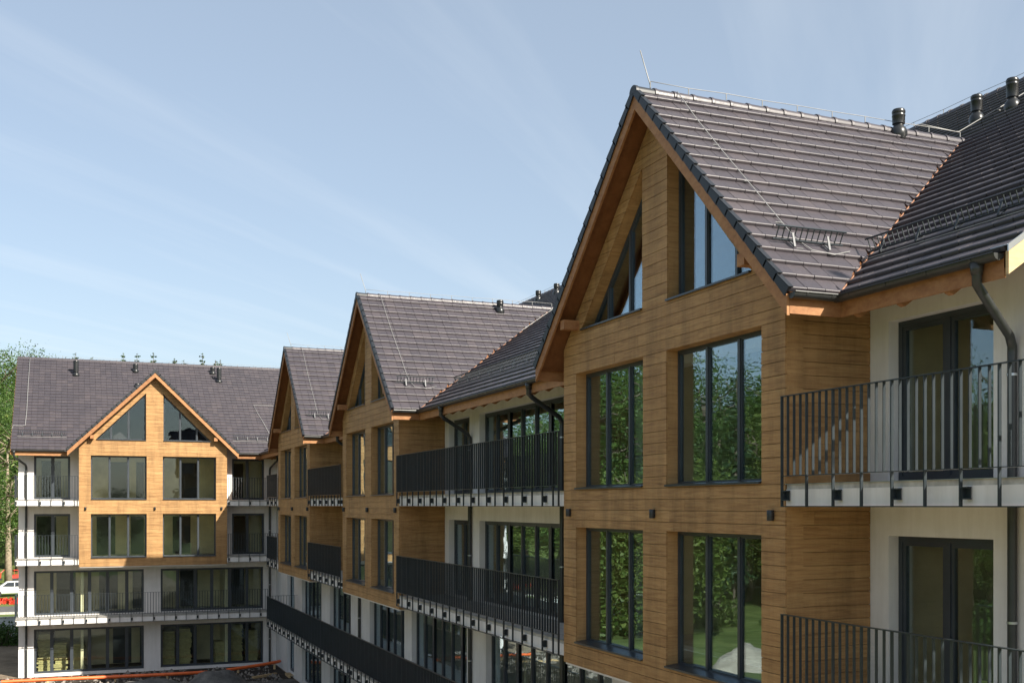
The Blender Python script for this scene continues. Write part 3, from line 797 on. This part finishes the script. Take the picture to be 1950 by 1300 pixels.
for a, b, n in ((13.0, 8.9 + .5, 5), (31.6, 20.9, 12), (44.7, 40.2, 5)):
    snow_guard(WA, A, fm(a, 1.42, 0), fm(b, 1.42, 0), nm_, n)
    o = MB().tube([fm(a, 1.18, .05), fm(b, 1.18, .05)], .007, 5).obj('lightning_wire', 'wire', A)
wire(A, [fm(33.6, .0, .03), fm(33.55, .6), fm(33.9, 2.0), fm(34.3, 4.0), fm(34.8, 6.0), fm(35.1, 7.2)], .012, [(fm(33.9, 2.0), fm(33.95, 2.05, .01)), (fm(34.3, 4.), fm(34.35, 4.05, .01))])
wire(A, [WA(-33.55, EAVE + .03, ZE), WA(-33.55, EAVE + .10, ZE - .06), WA(-33.56, EAVE + .04, ZE - .2)], .012)
wire(A, [fm(9.8, 1.2), fm(9.9, 1.5), fm(9.6, 1.6)], .02)
wire(A, [(14.9, 16.46, ZC + 7.2), (15.8, 16.5, ZC + 7.18), fm(16.9, 8.0, .12), fm(16.3, 9.6, .1), fm(16.25, 11.6, .1)], .010, [(fm(16.6, 8.8, .1), fm(16.6, 8.9, .01))])

# ================================================================== wing at the back
B0, B1 = -2.45, 20.0
Bd = thing('apartment_building', 'sunlit apartment wing at the back left with one golden timber gable', 'building', (4, 66, 0), 'apartment wings around the yard')
bB = 4.12
opsB = [(bB - 3.4, bB + 3.4, F2, ZE - .2)]; wins = []
for z in (F2, F3): wins += [(-1.72, .02, z, z + HEAD, [-.82]), (8.26, 10.02, z, z + HEAD, [9.10])]
for z in (F0, F1): wins += [(-1.72, 3.67, z, z + HEAD + .05, [-.87, .09, .96, 1.85, 2.81]), (4.52, 9.96, z, z + HEAD + .05, [5.41, 6.32, 7.2, 8.15, 9.09])]
wall_grid(WB, B0, B1, -8.95, 3.2, 0, -.30, opsB + [w[:4] for w in wins]).obj('wall', 'stucco', Bd)
MB().prism(lambda d, s, z: WB(s, d, z), [(-.301, -8.95), (-15.2, -8.95), (-15.2, 3.0), (-7.6, 8.2), (-.301, 3.2)], B0, B0 + .3).obj('gable_end_wall', 'stucco', Bd)
MB().boxw(WB, B0, B1, -15.5, -15.21, -8.95, 3.0).obj('rear_wall', 'stucco', Bd)
for (a, b, z0, z1, mu) in wins:
    window(WB, Bd, rect(a + .003, b - .003, z0 + .002, z1 - .003), -.14, mu, None, .07, .085, name='balcony_door' if len(mu) == 1 else 'window', wide=mu[1:4:1] if len(mu) > 1 else (), sash=.04)
gable_bay('B', WB, Bd, bB)
DRB = -(69.5 - 61.9)
main_roof('B', WB, Bd, B0 - .33, B1, [bB], DRB, 0)
MB().prism(lambda d, s, z: WB(s, d, z), [(EAVE, ZE - .02), (DRB, zM(DRB) - .02), (DRB, zM(DRB) - .24), (EAVE, ZE - .26)], B0 - .345, B0 - .31).obj('barge_board', 'board', Bd)
interior(WB, Bd, B0, B1, [-2.0, .6, 3.9, 4.4, 8.0, 10.3], [bB], (F0, F1, F2, F3), -2.7)
for z in (F3, F2):
    balcony(WB, Bd, -2.55, bB - WH - .004, z); railing('B', WB, Bd, -2.55, bB - WH - .05, z, side=(-2.52,))
    balcony(WB, Bd, bB + WH + .004, 10.55, z); railing('B', WB, Bd, bB + WH + .05, 10.5, z)
balcony(WB, Bd, -2.55, 10.0, F1); railing('B', WB, Bd, -2.55, 9.95, F1, side=(-2.52,))
emit_tiles('B', Bd, 0); emit_planks('B', Bd, 0); emit_bars('B', Bd, 0)
downpipe(WB, Bd, -2.62, EAVE + .05, -2.08, .07, ZE - .10, 2.0, -8.8)
downpipe(WB, Bd, 10.55, EAVE + .05, 10.3, .07, ZE - .10, 2.0, -8.8)
for (x, y, z, h) in ((.33, 67.83, 7.43, .95), (3.59, 68.47, 7.86, .55), (8.01, 68.61, 7.95, .5), (8.28, 67.71, 7.36, .95), (3.62, 66.9, 6.8, .3)):
    vent(WB, Bd, x, 61.9 - y, z, h, .13)
nB = (0, -math.sin(AM), math.cos(AM))
def fb(x, q, h=.05): return (x, 60.9 + q * math.cos(AM) - h * math.sin(AM), ZC + ZE + q * math.sin(AM) + h * math.cos(AM))
for a, b, n in ((-2.5, -.15, 5), (8.3, 11.0, 5)):
    snow_guard(WB, Bd, fb(a, 1.42, 0), fb(b, 1.42, 0), nB, n)
    MB().tube([fb(a, 1.18, .05), fb(b, 1.18, .05)], .012, 5).obj('lightning_wire', 'wire', Bd)
wire(Bd, [fb(-2.13, 10.2, .08), fb(-2.14, 7), fb(-2.13, 4), fb(-2.16, 2.35), fb(-2.3, 2.3), fb(-2.74, 2.3), fb(-2.76, 2.0, .02)], .014)
wire(Bd, [fb(11.1, 5.4), fb(9.95, 5.4), fb(10.05, 4.5), fb(10.25, 3.3), fb(10.5, 1.4)], .014)

# ================================================================== things in the ground floor rooms and in the yard
rng = random.Random(21)
spots = [(-1.25, 1.95, 'against the left window'), (-.45, 1.5, 'second from the left'), (.45, 1.35, 'third from the left'), (5.0, 1.85, 'right of the middle pier'), (5.85, 1.95, 'second right of the middle pier'), (7.75, 1.2, 'low and bulky'), (8.65, 2.05, 'tallest near the right end'), (9.45, 1.7, 'at the right end')]
for i, (x, h, where) in enumerate(spots):
    mb = MB(); z = .17; y = 61.9 + .75 + rng.uniform(0, .3)
    while z < h + .1:
        t = rng.uniform(.06, .11); jx, jy = rng.uniform(-.05, .05), rng.uniform(-.05, .05)
        mb.cur = rng.random(); mb.box(x - .31 + jx, x + .31 + jx, y + jy, y + 1.1 + jy, z, z + t - .012); z += t
    o = mb.obj('insulation_stack', 'insul'); tag(o, 'stack of yellow insulation boards behind ground floor glass, ' + where, 'insulation', 'insulation stacks in the ground floor')
# yellow sheets leaning by the passage
# orange pipe on stands
pipe = thing('drain_pipe', 'long orange plastic pipe propped along the foot of the back wing', 'pipe', (-3, 58.6, 0))
seg = [(-3.05, 58.1, .40), (-1.0, 58.25, .37), (2.1, 58.45, .30), (4.6, 58.7, .24), (6.6, 58.9, .22)]
smooth_by_angle(MB().tube(seg, .085, 12).obj('pipe_run', 'orange', pipe), 40)
smooth_by_angle(MB().tube([(7.6, 59.0, .26), (9.5, 59.5, .36), (10.3, 59.8, .42), (10.55, 60.1, .42)], .085, 12).obj('pipe_run', 'orange', pipe), 40)
smooth_by_angle(MB().tube([(2.0, 58.44, .302), (2.25, 58.46, .298)], .103, 12).obj('pipe_socket', 'orange', pipe), 40)
for p in seg[:4] + [(8.2, 59.15, .28), (10.2, 59.75, .40)]:
    MB().box(p[0] - .05, p[0] + .05, p[1] - .05, p[1] + .05, -.05, p[2] - .07).obj('prop', 'pale_board', pipe)
def heap(name, label, cat, cx, cy, rx, ry, h, mat, seed, group=None):
    mb = MB(); n = 40; m = 14
    for j in range(m + 1):
        r = j / m
        for i in range(n):
            a = 2 * math.pi * i / n
            f = 1 + .18 * noise.noise(Vector((math.cos(a) * 1.5, math.sin(a) * 1.5, seed)))
            x, y = cx + math.cos(a) * rx * r * f, cy + math.sin(a) * ry * r * f
            z = h * (max(0, 1 - r) ** 1.0) * (1 - .35 * math.exp(-(r * 3) ** 2)) + .16 * noise.noise(Vector((x * 1.3, y * 1.3, seed))) * (1 - r) + .06 * noise.noise(Vector((x * 5, y * 5, seed)))
            mb.v.append((x, y, z - .06 * (r > .97)))
    for j in range(m):
        for i in range(n): mb.f.append([j * n + i, j * n + (i + 1) % n, (j + 1) * n + (i + 1) % n, (j + 1) * n + i]); mb.r.append(0)
    o = mb.obj(name, mat, smooth=True); return tag(o, label, cat, group)
heap('gravel_heap', 'low wide heap of dark gravel in front of the back wing', 'heap', 3.3, 53.2, 3.2, 2.0, 1.25, 'gravel', 3.1, 'gravel heaps in the yard')
heap('gravel_heap', 'smaller pointed gravel heap beside the wide one, nearer the corner', 'heap', 6.5, 54.6, 1.7, 1.5, 1.5, 'gravel', 8.7, 'gravel heaps in the yard')
heap('gravel_heap', 'pale gravel heap on the lawn, seen mirrored in the lower window', 'heap', -15.6, 51.5, 2.6, 2.4, 2.0, 'palegravel', 5.5, 'gravel heaps in the yard')
# loose timber and slabs by the pipe
for i, (x, y, a, l, lab) in enumerate(((-3.4, 57.2, 20, 1.2, 'short pale timber offcut at the left end of the pipe'), (-2.4, 57.4, -12, .9, 'pale timber board lying under the orange pipe'), (9.3, 57.5, 35, 1.6, 'timber board lying beside the small gravel heap'))):
    o = MB().box(-l / 2, l / 2, -.09, .09, -.02, .05).box(-l / 2 + .05, l / 2 + .08, -.05, .14, .052, .09).obj('timber_board', 'pale_board'); o.location = (x, y, .03); o.rotation_euler = (0, 0, R(a)); tag(o, lab, 'timber')
pl = thing('timber_pallet', 'wooden pallet with sheeting on the ground in the corner passage', 'pallet', (10.9, 57.2, 0))
for k in range(5): MB().box(10.4, 11.4, 56.7 + k * .22, 56.7 + k * .22 + .14, .12, .145).obj('slat', 'pale_board', pl)
for k in range(3): MB().box(10.4 + k * .45, 10.5 + k * .45, 56.7, 57.72, 0.0, .119).obj('bearer', 'pale_board', pl)
# paving slabs on the dark ground near the corner
pav = MB().box(5.0, 10.6, 50.5, 56.0, -.05, .012).obj('paving', 'soil'); pav['kind'] = 'structure'
for i in range(6):
    for j in range(6):
        o = MB().box(-.42, .42, -.42, .42, 0, .05).obj('paving_slab', 'gravel', pav); o.location = (5.6 + i * .9, 51.1 + j * .88, .016 + rng.uniform(0, .01)); o.rotation_euler = (0, 0, rng.uniform(-.03, .03))

# ================================================================== ground
def terrain(x, y):
    h = 0.0
    if y > 150: h += .20 * (y - 150) * min(1, (y - 150) / 30)
    if x < -60: h += .10 * (-60 - x)
    return min(h, 26) + (.5 * noise.noise(Vector((x * .02, y * .02, 0))) if y > 125 or x < -25 else 0)
mb = MB()
xs = [-1500, -700, -350] + list(range(-220, 230, 10)) + [350, 700, 1500]; ys = [-900, -400] + list(range(-120, 330, 10)) + [450, 800, 1800]
for y in ys:
    for x in xs: mb.v.append((x, y, terrain(x, y) - .02))
nx = len(xs)
for j in range(len(ys) - 1):
    for i in range(nx - 1): mb.f.append([j * nx + i, j * nx + i + 1, (j + 1) * nx + i + 1, (j + 1) * nx + i]); mb.r.append(0)
g = mb.obj('ground', 'grass', smooth=True); g['kind'] = 'structure'
o = MB().box(-12.5, 12, -30, 77, -.5, 0.0).obj('yard', 'dirt'); o['kind'] = 'structure'
mb = MB(); n = 46
for j in range(n + 1):
    for i in range(n + 1):
        x, y = -6.8 + 17.4 * i / n, 44 + 17.8 * j / n; e = min(i, j, n - i, n - j)
        mb.v.append((x, y, .006 + (0 if e == 0 else .10 * max(0, noise.noise(Vector((x * .8, y * .8, 2))) + .25) + .05 * max(0, noise.noise(Vector((x * 3, y * 3, 7)))))))
for j in range(n):
    for i in range(n): mb.f.append([j * (n + 1) + i, j * (n + 1) + i + 1, (j + 1) * (n + 1) + i + 1, (j + 1) * (n + 1) + i]); mb.r.append(0)
o = mb.obj('yard_soil', 'soil', smooth=True); o['kind'] = 'structure'
mb = MB()
for k in range(2200):
    x, y, r = rng.uniform(-6, 10), rng.uniform(50, 61.2), abs(rng.gauss(0, .06)) + .025; c = Vector((x, y, .05 + r * .2)); mb.cur = rng.random()
    q = [c + Vector((math.cos(a + k) * r * rng.uniform(.7, 1.2), math.sin(a + k) * r * rng.uniform(.7, 1.2), -.06)) for a in (0, 1.57, 3.14, 4.71)] + [c + Vector((rng.uniform(-.3, .3) * r, rng.uniform(-.3, .3) * r, r * rng.uniform(.5, 1)))]
    mb.poly(q, [[0, 1, 4], [1, 2, 4], [2, 3, 4], [3, 0, 4]])
o = mb.obj('rubble', 'rubble'); o['kind'] = 'stuff'; tag(o, 'loose stones and rubble on the dark soil before the back wing', 'rubble')
o = MB().box(-70, 60, 99, 106, -.3, .03).obj('road', 'asphalt'); o['kind'] = 'structure'
o = MB().box(-70, 60, 98.7, 98.98, -.3, .15).obj('kerb', 'concrete'); o['kind'] = 'structure'
gw = thing('garden_wall', 'low white rendered garden wall beyond the left end of the back wing', 'wall', (-12, 79.8, 0))
MB().box(-24, 4, 79.6, 79.9, -.2, 1.45).obj('wall_body', 'wallwhite', gw); MB().box(-24.05, 4.05, 79.55, 79.95, 1.452, 1.52).obj('coping', 'concrete', gw)
# flower bed: uncountable
mb = MB()
for i in range(2600):
    x, y = rng.uniform(-24, 6), rng.uniform(108.2, 111.6); s = rng.uniform(.06, .16); z = rng.uniform(.05, .34)
    a, b = Vector((rng.uniform(-1, 1), rng.uniform(-1, 1), rng.uniform(-1, 1))) * s, Vector((rng.uniform(-1, 1), rng.uniform(-1, 1), rng.uniform(-1, 1))) * s; c = Vector((x, y, z))
    mb.poly([c - a - b, c + a - b, c + a + b, c - a + b], [[0, 1, 2, 3]])
o = mb.obj('flower_bed', 'flower'); o['kind'] = 'stuff'; tag(o, 'bed of red flowers along the far side of the road', 'flowers')

# ---- parked cars
def car(loc, rz, label):
    t = thing('parked_car', label, 'car', (0, 0, 0), 'white cars parked beyond the road')
    body = [(-2.1, .35), (-2.15, .62), (-2.05, .82), (-1.2, .95), (-.55, 1.42), (.95, 1.46), (1.75, 1.0), (2.1, .92), (2.16, .6), (2.1, .35)]
    mb = MB(); n = len(body); P = lambda x, z, y: (x, y * (1.0 if z < 1 else .84), z)
    pts = [P(x, z, -.86) for x, z in body] + [P(x, z, .86) for x, z in body]
    mb.poly(pts, [list(range(n))[::-1], list(range(n, 2 * n))] + [[i, (i + 1) % n, (i + 1) % n + n, i + n] for i in range(n)])
    bo = mb.obj('body', 'white_paint', t)
    for sg in (-1, 1):
        for q in ([(-.95, 1.0), (-.5, 1.36), (.12, 1.39), (.12, 1.0)], [(.2, 1.0), (.2, 1.39), (.92, 1.38), (1.45, 1.02)]):
            MB().poly([(x, sg * (.86 * (1 if z < 1.02 else .86) + .012), z) for x, z in q] + [(x, sg * (.86 * (1 if z < 1.02 else .86) - .02), z) for x, z in q], [[0, 1, 2, 3], [7, 6, 5, 4], [0, 4, 5, 1], [1, 5, 6, 2], [2, 6, 7, 3], [3, 7, 4, 0]]).obj('side_window', 'darkglass', bo)
        for x in (-1.32, 1.32):
            w = MB().tube([(x, sg * .68, .32), (x, sg * .88, .32)], .32, 20).obj('wheel', 'rubber', t)
            MB().tube([(x, sg * .87, .32), (x, sg * .895, .32)], .19, 14).obj('rim', 'zinc', w)
        MB().box(-2.14, -2.0, sg * .5 - .2, sg * .5 + .2, .62, .76).obj('headlight', 'film', t); MB().box(2.06, 2.17, sg * .6 - .16, sg * .6 + .16, .72, .86).obj('tail_light', 'red_paint', t)
    t.location = loc; t.rotation_euler = (0, 0, R(rz)); return t
PWsave = dict(PW)
car((-5.2, 118.5, .0), 4, 'white car parked nearest the back wing beyond the road')
car((-10.2, 118.2, .0), 182, 'second white car parked further left beyond the road')
# ---- small red machine on the lawn
t = thing('red_digger', 'small red digger standing on the lawn behind the parked cars', 'digger', (0, 0, 0))
MB().box(-.8, .8, -.55, .55, .55, 1.15).obj('body', 'red_paint', t); cb = MB().box(-.1, .75, -.5, .5, 1.152, 1.25).obj('cab', 'red_paint', t)
for x in (-.06, .7):
    for y in (-.46, .46): MB().box(x - .03, x + .03, y - .03, y + .03, 1.25, 2.1).obj('cab_post', 'red_paint', cb)
MB().box(-.15, .8, -.55, .55, 2.1, 2.18).obj('cab_roof', 'red_paint', cb)
for y in (-.55, .55): MB().tube([(-.8, y, .3), (.8, y, .3)], .3, 12).obj('track', 'rubber', t)
MB().tube([(-.7, 0, 1.1), (-1.6, 0, 2.4), (-2.4, 0, 1.7), (-2.5, 0, .6)], .10, 8).obj('arm', 'red_paint', t); MB().box(-2.75, -2.25, -.3, .3, .25, .65).obj('bucket', 'rubber', t)
t.scale = (.6, .6, .6); t.location = (-6.1, 141, terrain(-6.1, 141)); t.rotation_euler = (0, 0, R(25))

# ------------------------------------------------------------------ vegetation
def leaf_quads(mb, c, n, spread, size, rng, up=.3, flat=1.0):
    for _ in range(n):
        p = Vector(c) + Vector((rng.gauss(0, spread), rng.gauss(0, spread), rng.gauss(0, spread * flat)))
        nrm = Vector((rng.gauss(0, 1), rng.gauss(0, 1), rng.gauss(up, 1))).normalized(); a = nrm.orthogonal().normalized()
        a = Matrix.Rotation(rng.uniform(0, 6.28), 3, nrm) @ a; b = nrm.cross(a); s = size * rng.uniform(.6, 1.35)
        mb.poly([p - a * s, p - b * s * .55, p + a * s, p + b * s * .55], [[0, 1, 2, 3]]); mb.r[-1] = rng.random()
def broad_tree(seed, h, rx, mat, bark, dens=1.0, leaf=.16, bare=0.0):
    rng = random.Random(seed); tr = MB(); cr = MB(); tips = []
    base = Vector((0, 0, -.3)); th = h * .30
    bend = Vector((rng.uniform(-.4, .4), rng.uniform(-.4, .4), 0))
    trunk = [base, base + Vector((0, 0, th * .5)) + bend * .4, base + Vector((0, 0, th)) + bend, base + Vector((0, 0, h * .75)) + bend * 1.6]
    tr.tube(trunk, .1, 9, [h * .022, h * .017, h * .014, h * .004])
    for i in range(16):
        z = th * rng.uniform(.75, 1.0) + (h * .5) * i / 16; a = i * 2.4 + rng.uniform(-.4, .4)
        k = math.sin(math.pi * min(1, max(.08, (z - th * .5) / (h - th * .5)))) ** .6
        r = rx * k * rng.uniform(.7, 1.1); p0 = Vector((0, 0, z)) + bend * (z / th if z < th else 1.2)
        p1 = p0 + Vector((math.cos(a) * r * .5, math.sin(a) * r * .5, r * .30)); p2 = p0 + Vector((math.cos(a) * r, math.sin(a) * r, r * rng.uniform(.35, .7)))
        tr.tube([p0, p1, p2], .05, 6, [h * .008, h * .005, h * .0015]); tips.append(p2)
        for _ in range(3):
            q = p1.lerp(p2, rng.uniform(0, 1)); e = q + Vector((rng.uniform(-1, 1), rng.uniform(-1, 1), rng.uniform(.1, 1))) * rx * .32
            tr.tube([q, e], .03, 5, [h * .0035, h * .001]); tips.append(e)
    n = int(150 * dens)
    for i in range(n):
        while True:
            u = Vector((rng.uniform(-1, 1), rng.uniform(-1, 1), rng.uniform(-1, 1)))
            if .22 < u.length < 1: break
        lob = 1 + .35 * noise.noise(u * 1.7 + Vector((seed, 0, 0)))
        c = Vector((u.x * rx * lob, u.y * rx * lob, h * .60 + u.z * h * .40 * lob)) + bend
        if c.z > h: c.z = h - rng.uniform(0, .6)
        leaf_quads(cr, c, int(44 * (1 - bare)), rx * .115, leaf, rng, .5, .75)
    for tp in tips: leaf_quads(cr, tp, int(26 * (1 - bare)), rx * .10, leaf, rng, .5)
    return tr.mesh('trunk', smooth=True), cr.mesh('crown', attr=True, recalc=False), bark, mat
def willow(seed, h):
    rng = random.Random(seed); tr = MB(); cr = MB()
    tr.tube([(0, 0, -.3), (.2, .1, h * .3), (.1, .3, h * .6)], .1, 9, [.45, .34, .16])
    for i in range(46):
        a = rng.uniform(0, 6.28); r = rng.uniform(.8, 1) * h * .42; top = Vector((math.cos(a) * r * .5, math.sin(a) * r * .5, h * rng.uniform(.75, 1)))
        st = Vector((.1, .3, h * rng.uniform(.35, .6))); tr.tube([st, st.lerp(top, .6) + Vector((0, 0, .5)), top], .04, 5, [.10, .06, .03])
        for k in range(7):
            o = top + Vector((math.cos(a) * rng.uniform(-.3, 1) * r * .6 + rng.gauss(0, .5), math.sin(a) * rng.uniform(-.3, 1) * r * .6 + rng.gauss(0, .5), rng.uniform(-1, .3)))
            ln = rng.uniform(.35, .8) * h; z = 0
            while z < ln and o.z - z > .4:
                leaf_quads(cr, (o.x, o.y, o.z - z), 3, .10, .15, rng, 0); z += .22
    return tr.mesh('trunk', smooth=True), cr.mesh('crown', attr=True, recalc=False), 'bark', 'leaf2'
def conifer(seed, h):
    rng = random.Random(seed); tr = MB(); cr = MB()
    tr.tube([(0, 0, -.3), (0, 0, h * .5), (0, 0, h)], .1, 7, [h * .014, h * .009, .02])
    z = h * .16
    while z < h - .15:
        f = 1 - z / h; r = h * .17 * (f ** .8) * rng.uniform(.75, 1.1) + .12; nb_ = max(5, int(11 * f + 4))
        for i in range(nb_):
            a = 2 * math.pi * i / nb_ + rng.uniform(-.3, .3); rr = r * rng.uniform(.7, 1.1); k = .2
            while k < rr:
                leaf_quads(cr, (math.cos(a) * k, math.sin(a) * k, z - k * .28 + rng.uniform(-.1, .1)), 3, .12, .20, rng, .2, .5); k += .26
        z += h * .026 + .08
    leaf_quads(cr, (0, 0, h - .1), 6, .06, .12, rng); return tr.mesh('trunk'), cr.mesh('crown', attr=True, recalc=False), 'bark', 'needle'
def bush(seed, r):
    rng = random.Random(seed); tr = MB(); cr = MB()
    for i in range(6):
        a = i * 1.05; tr.tube([(0, 0, -.1), (math.cos(a) * r * .3, math.sin(a) * r * .3, r * .5), (math.cos(a) * r * .6, math.sin(a) * r * .6, r * 1.0)], .03, 5, [.05, .03, .01])
    for i in range(46):
        u = Vector((rng.gauss(0, .5), rng.gauss(0, .5), abs(rng.gauss(.4, .5))))
        if u.length > 1.2: u = u.normalized() * 1.1
        leaf_quads(cr, u * r, 26, r * .17, .10, rng, .4)
    return tr.mesh('trunk', smooth=True), cr.mesh('crown', attr=True, recalc=False), 'bark', 'leaf'
def plant(name, proto, loc, rz, sc, label, cat, group):
    tr, cr, bk, lf = proto
    t = thing(name, label, cat, (0, 0, 0), group)
    link('trunk' if cat == 'tree' else 'stems', tr, bk, t); link('crown' if cat == 'tree' else 'foliage', cr, lf, t)
    t.location = loc; t.rotation_euler = (0, 0, rz); t.scale = (sc, sc, sc); return t
oak = [broad_tree(1, 17, 5.2, 'leaf', 'bark', 3.8, .10), broad_tree(2, 19, 5.8, 'leaf', 'bark', 4.0, .105), broad_tree(5, 15, 5.0, 'leaf2', 'bark', 3.4, .10)]
wil = willow(4, 12); fir = [conifer(8, 19), conifer(9, 22)]; bs = [bush(3, 1.3), bush(6, 1.0)]; bs.append(bush(9, 1.2)[:3] + ('leaf2',))
dead = broad_tree(12, 21, 3.4, 'leaf2', 'palebark', .5, .15, .78)
def T(x, y): return (x, y, terrain(x, y) - .05)
# trees seen directly left of the back wing
near = [(-8.6, 150, 1, 1.25, 'tall dense green tree at the left edge above the lawn'), (-11.5, 168, 0, 1.5, 'tallest leafy tree behind the others at the left edge'), (-4.6, 172, 2, 1.35, 'yellow green tree directly beside the left roof verge'), (-13.5, 140, 2, 1.0, 'yellow green tree cut by the left picture edge'), (-7.6, 160, 0, 1.3, 'dark green tree just behind the bare one at the left edge'), (-9.6, 178, 1, 1.45, 'broad tree furthest back at the left edge'), (-6.2, 156, 1, 1.12, 'dark tree whose crown touches the left roof verge'), (-10.4, 134, 0, .95, 'lowest round tree at the left edge near the parked cars'), (-8.2, 172, 1, 1.3, 'tree filling the gap behind the bare trunk at the left edge'), (-5.6, 184, 0, 1.5, 'far tree rising just above the left roof corner'), (-10.2, 158, 1, 1.2, 'broad dark tree left of the bare trunk')]
for x, y, k, s, lab in near: plant('leafy_tree', oak[k], T(x, y), x, s, lab, 'tree', 'leafy trees left of the back wing')
plant('bare_tree', dead, T(-6.4, 136), .4, 1.0, 'slim half bare pale trunked tree on the lawn at the left edge', 'tree', 'leafy trees left of the back wing')
# forest edge mirrored in the windows of the right wing
rng = random.Random(77); placed = []; cnt = 0; far = 'leafy tree of the wood edge seen only mirrored in the window panes'
def tryplace(x, y, mind):
    if any((x - a) ** 2 + (y - b) ** 2 < mind * mind for a, b in placed): return False
    placed.append((x, y)); return True
for ring in range(900):
    a = rng.uniform(R(100), R(182)); rr = rng.uniform(64, 122); x, y = 6 + math.cos(a) * rr, 22 + math.sin(a) * rr
    if x > -20 and y > 60: continue
    if x > -16: continue
    if not tryplace(x, y, 5.2): continue
    k = rng.choice((0, 0, 1, 1, 2, 3)); plant('leafy_tree' if k < 3 else 'conifer', (oak + fir)[k], T(x, y), rng.uniform(0, 6), rng.uniform(.88, 1.40), far if k < 3 else 'dark conifer of the wood edge seen only mirrored in the window panes', 'tree', 'wood edge mirrored in the windows'); cnt += 1
    if cnt > 118: break
plant('willow_tree', wil, T(-17.5, 66), .3, 1.0, 'drooping willow on the lawn, mirrored in the lower left window', 'tree', None)
bl = 'round green shrub on the lawn, mirrored in the lower windows'
for i in range(26):
    x, y = rng.uniform(-36, -12), rng.uniform(48, 76)
    if (x + 16) ** 2 + (y - 51.5) ** 2 < 30: continue
    plant('shrub', bs[i % 3], T(x, y), rng.uniform(0, 6), rng.uniform(.8, 1.7), bl, 'shrub', 'shrubs mirrored in the windows')
for i, (x, y, s) in enumerate(((-3.9, 76.8, .9), (-3.3, 77.6, .7), (-4.5, 78.1, .8))):
    plant('shrub', bs[i % 2], T(x, y), i, s, ('dark shrub at the foot of the white garden wall', 'small shrub tucked against the back wing and the garden wall', 'leafy shrub left of the garden wall shrubs')[i], 'shrub', 'shrubs by the garden wall')
# conifers on the hill behind the back wing
ordinal = 'leftmost second third fourth fifth sixth seventh eighth ninth tenth eleventh twelfth thirteenth fourteenth fifteenth sixteenth seventeenth eighteenth nineteenth twentieth'.split()
ordinal += ['twenty-' + w for w in 'first second third fourth fifth sixth'.split()]
xs_ = sorted([-9 + i * 1.48 + rng.uniform(-1.1, 1.1) for i in range(26)])
for i, x in enumerate(xs_):
    y = rng.uniform(200, 240); k = i % 2
    hh = (19, 22)[k]; z0 = terrain(x, y); want = .1310 * (x * math.sin(R(21.848)) + y * math.cos(R(21.848))) + ZC + rng.choice((.0, .2, .3, .5, .8, 1.5))
    plant('conifer', fir[k], T(x, y), rng.uniform(0, 6), (want - z0) / hh, 'dark conifer tip above the back roof ridge, ' + ordinal[i] + (' of the row' if i == 0 else ' from the left'), 'tree', 'conifers on the hill behind the roof')
# unseen slim dense tree added at the near gable end to shade nearest balconies
gt = broad_tree(31, 19.3, 3.5, 'leaf', 'bark', 1.5, .17)
plant('leafy_tree', gt, T(16.9, 3.3), 1.0, 1.0, 'unseen slim leafy tree added at the near gable end to shade the nearest balcony', 'tree', None)
# trees behind the camera, mirrored in the back wing
for i in range(12):
    x = -34 + i * 6 + rng.uniform(-1.5, 1.5); y = -rng.uniform(52, 66)
    if x > 18: continue
    plant('leafy_tree', oak[i % 3], T(x, y), rng.uniform(0, 6), rng.uniform(.6, .8), 'leafy tree across the yard mirrored in the back wing panes', 'tree', 'trees mirrored in the back wing')
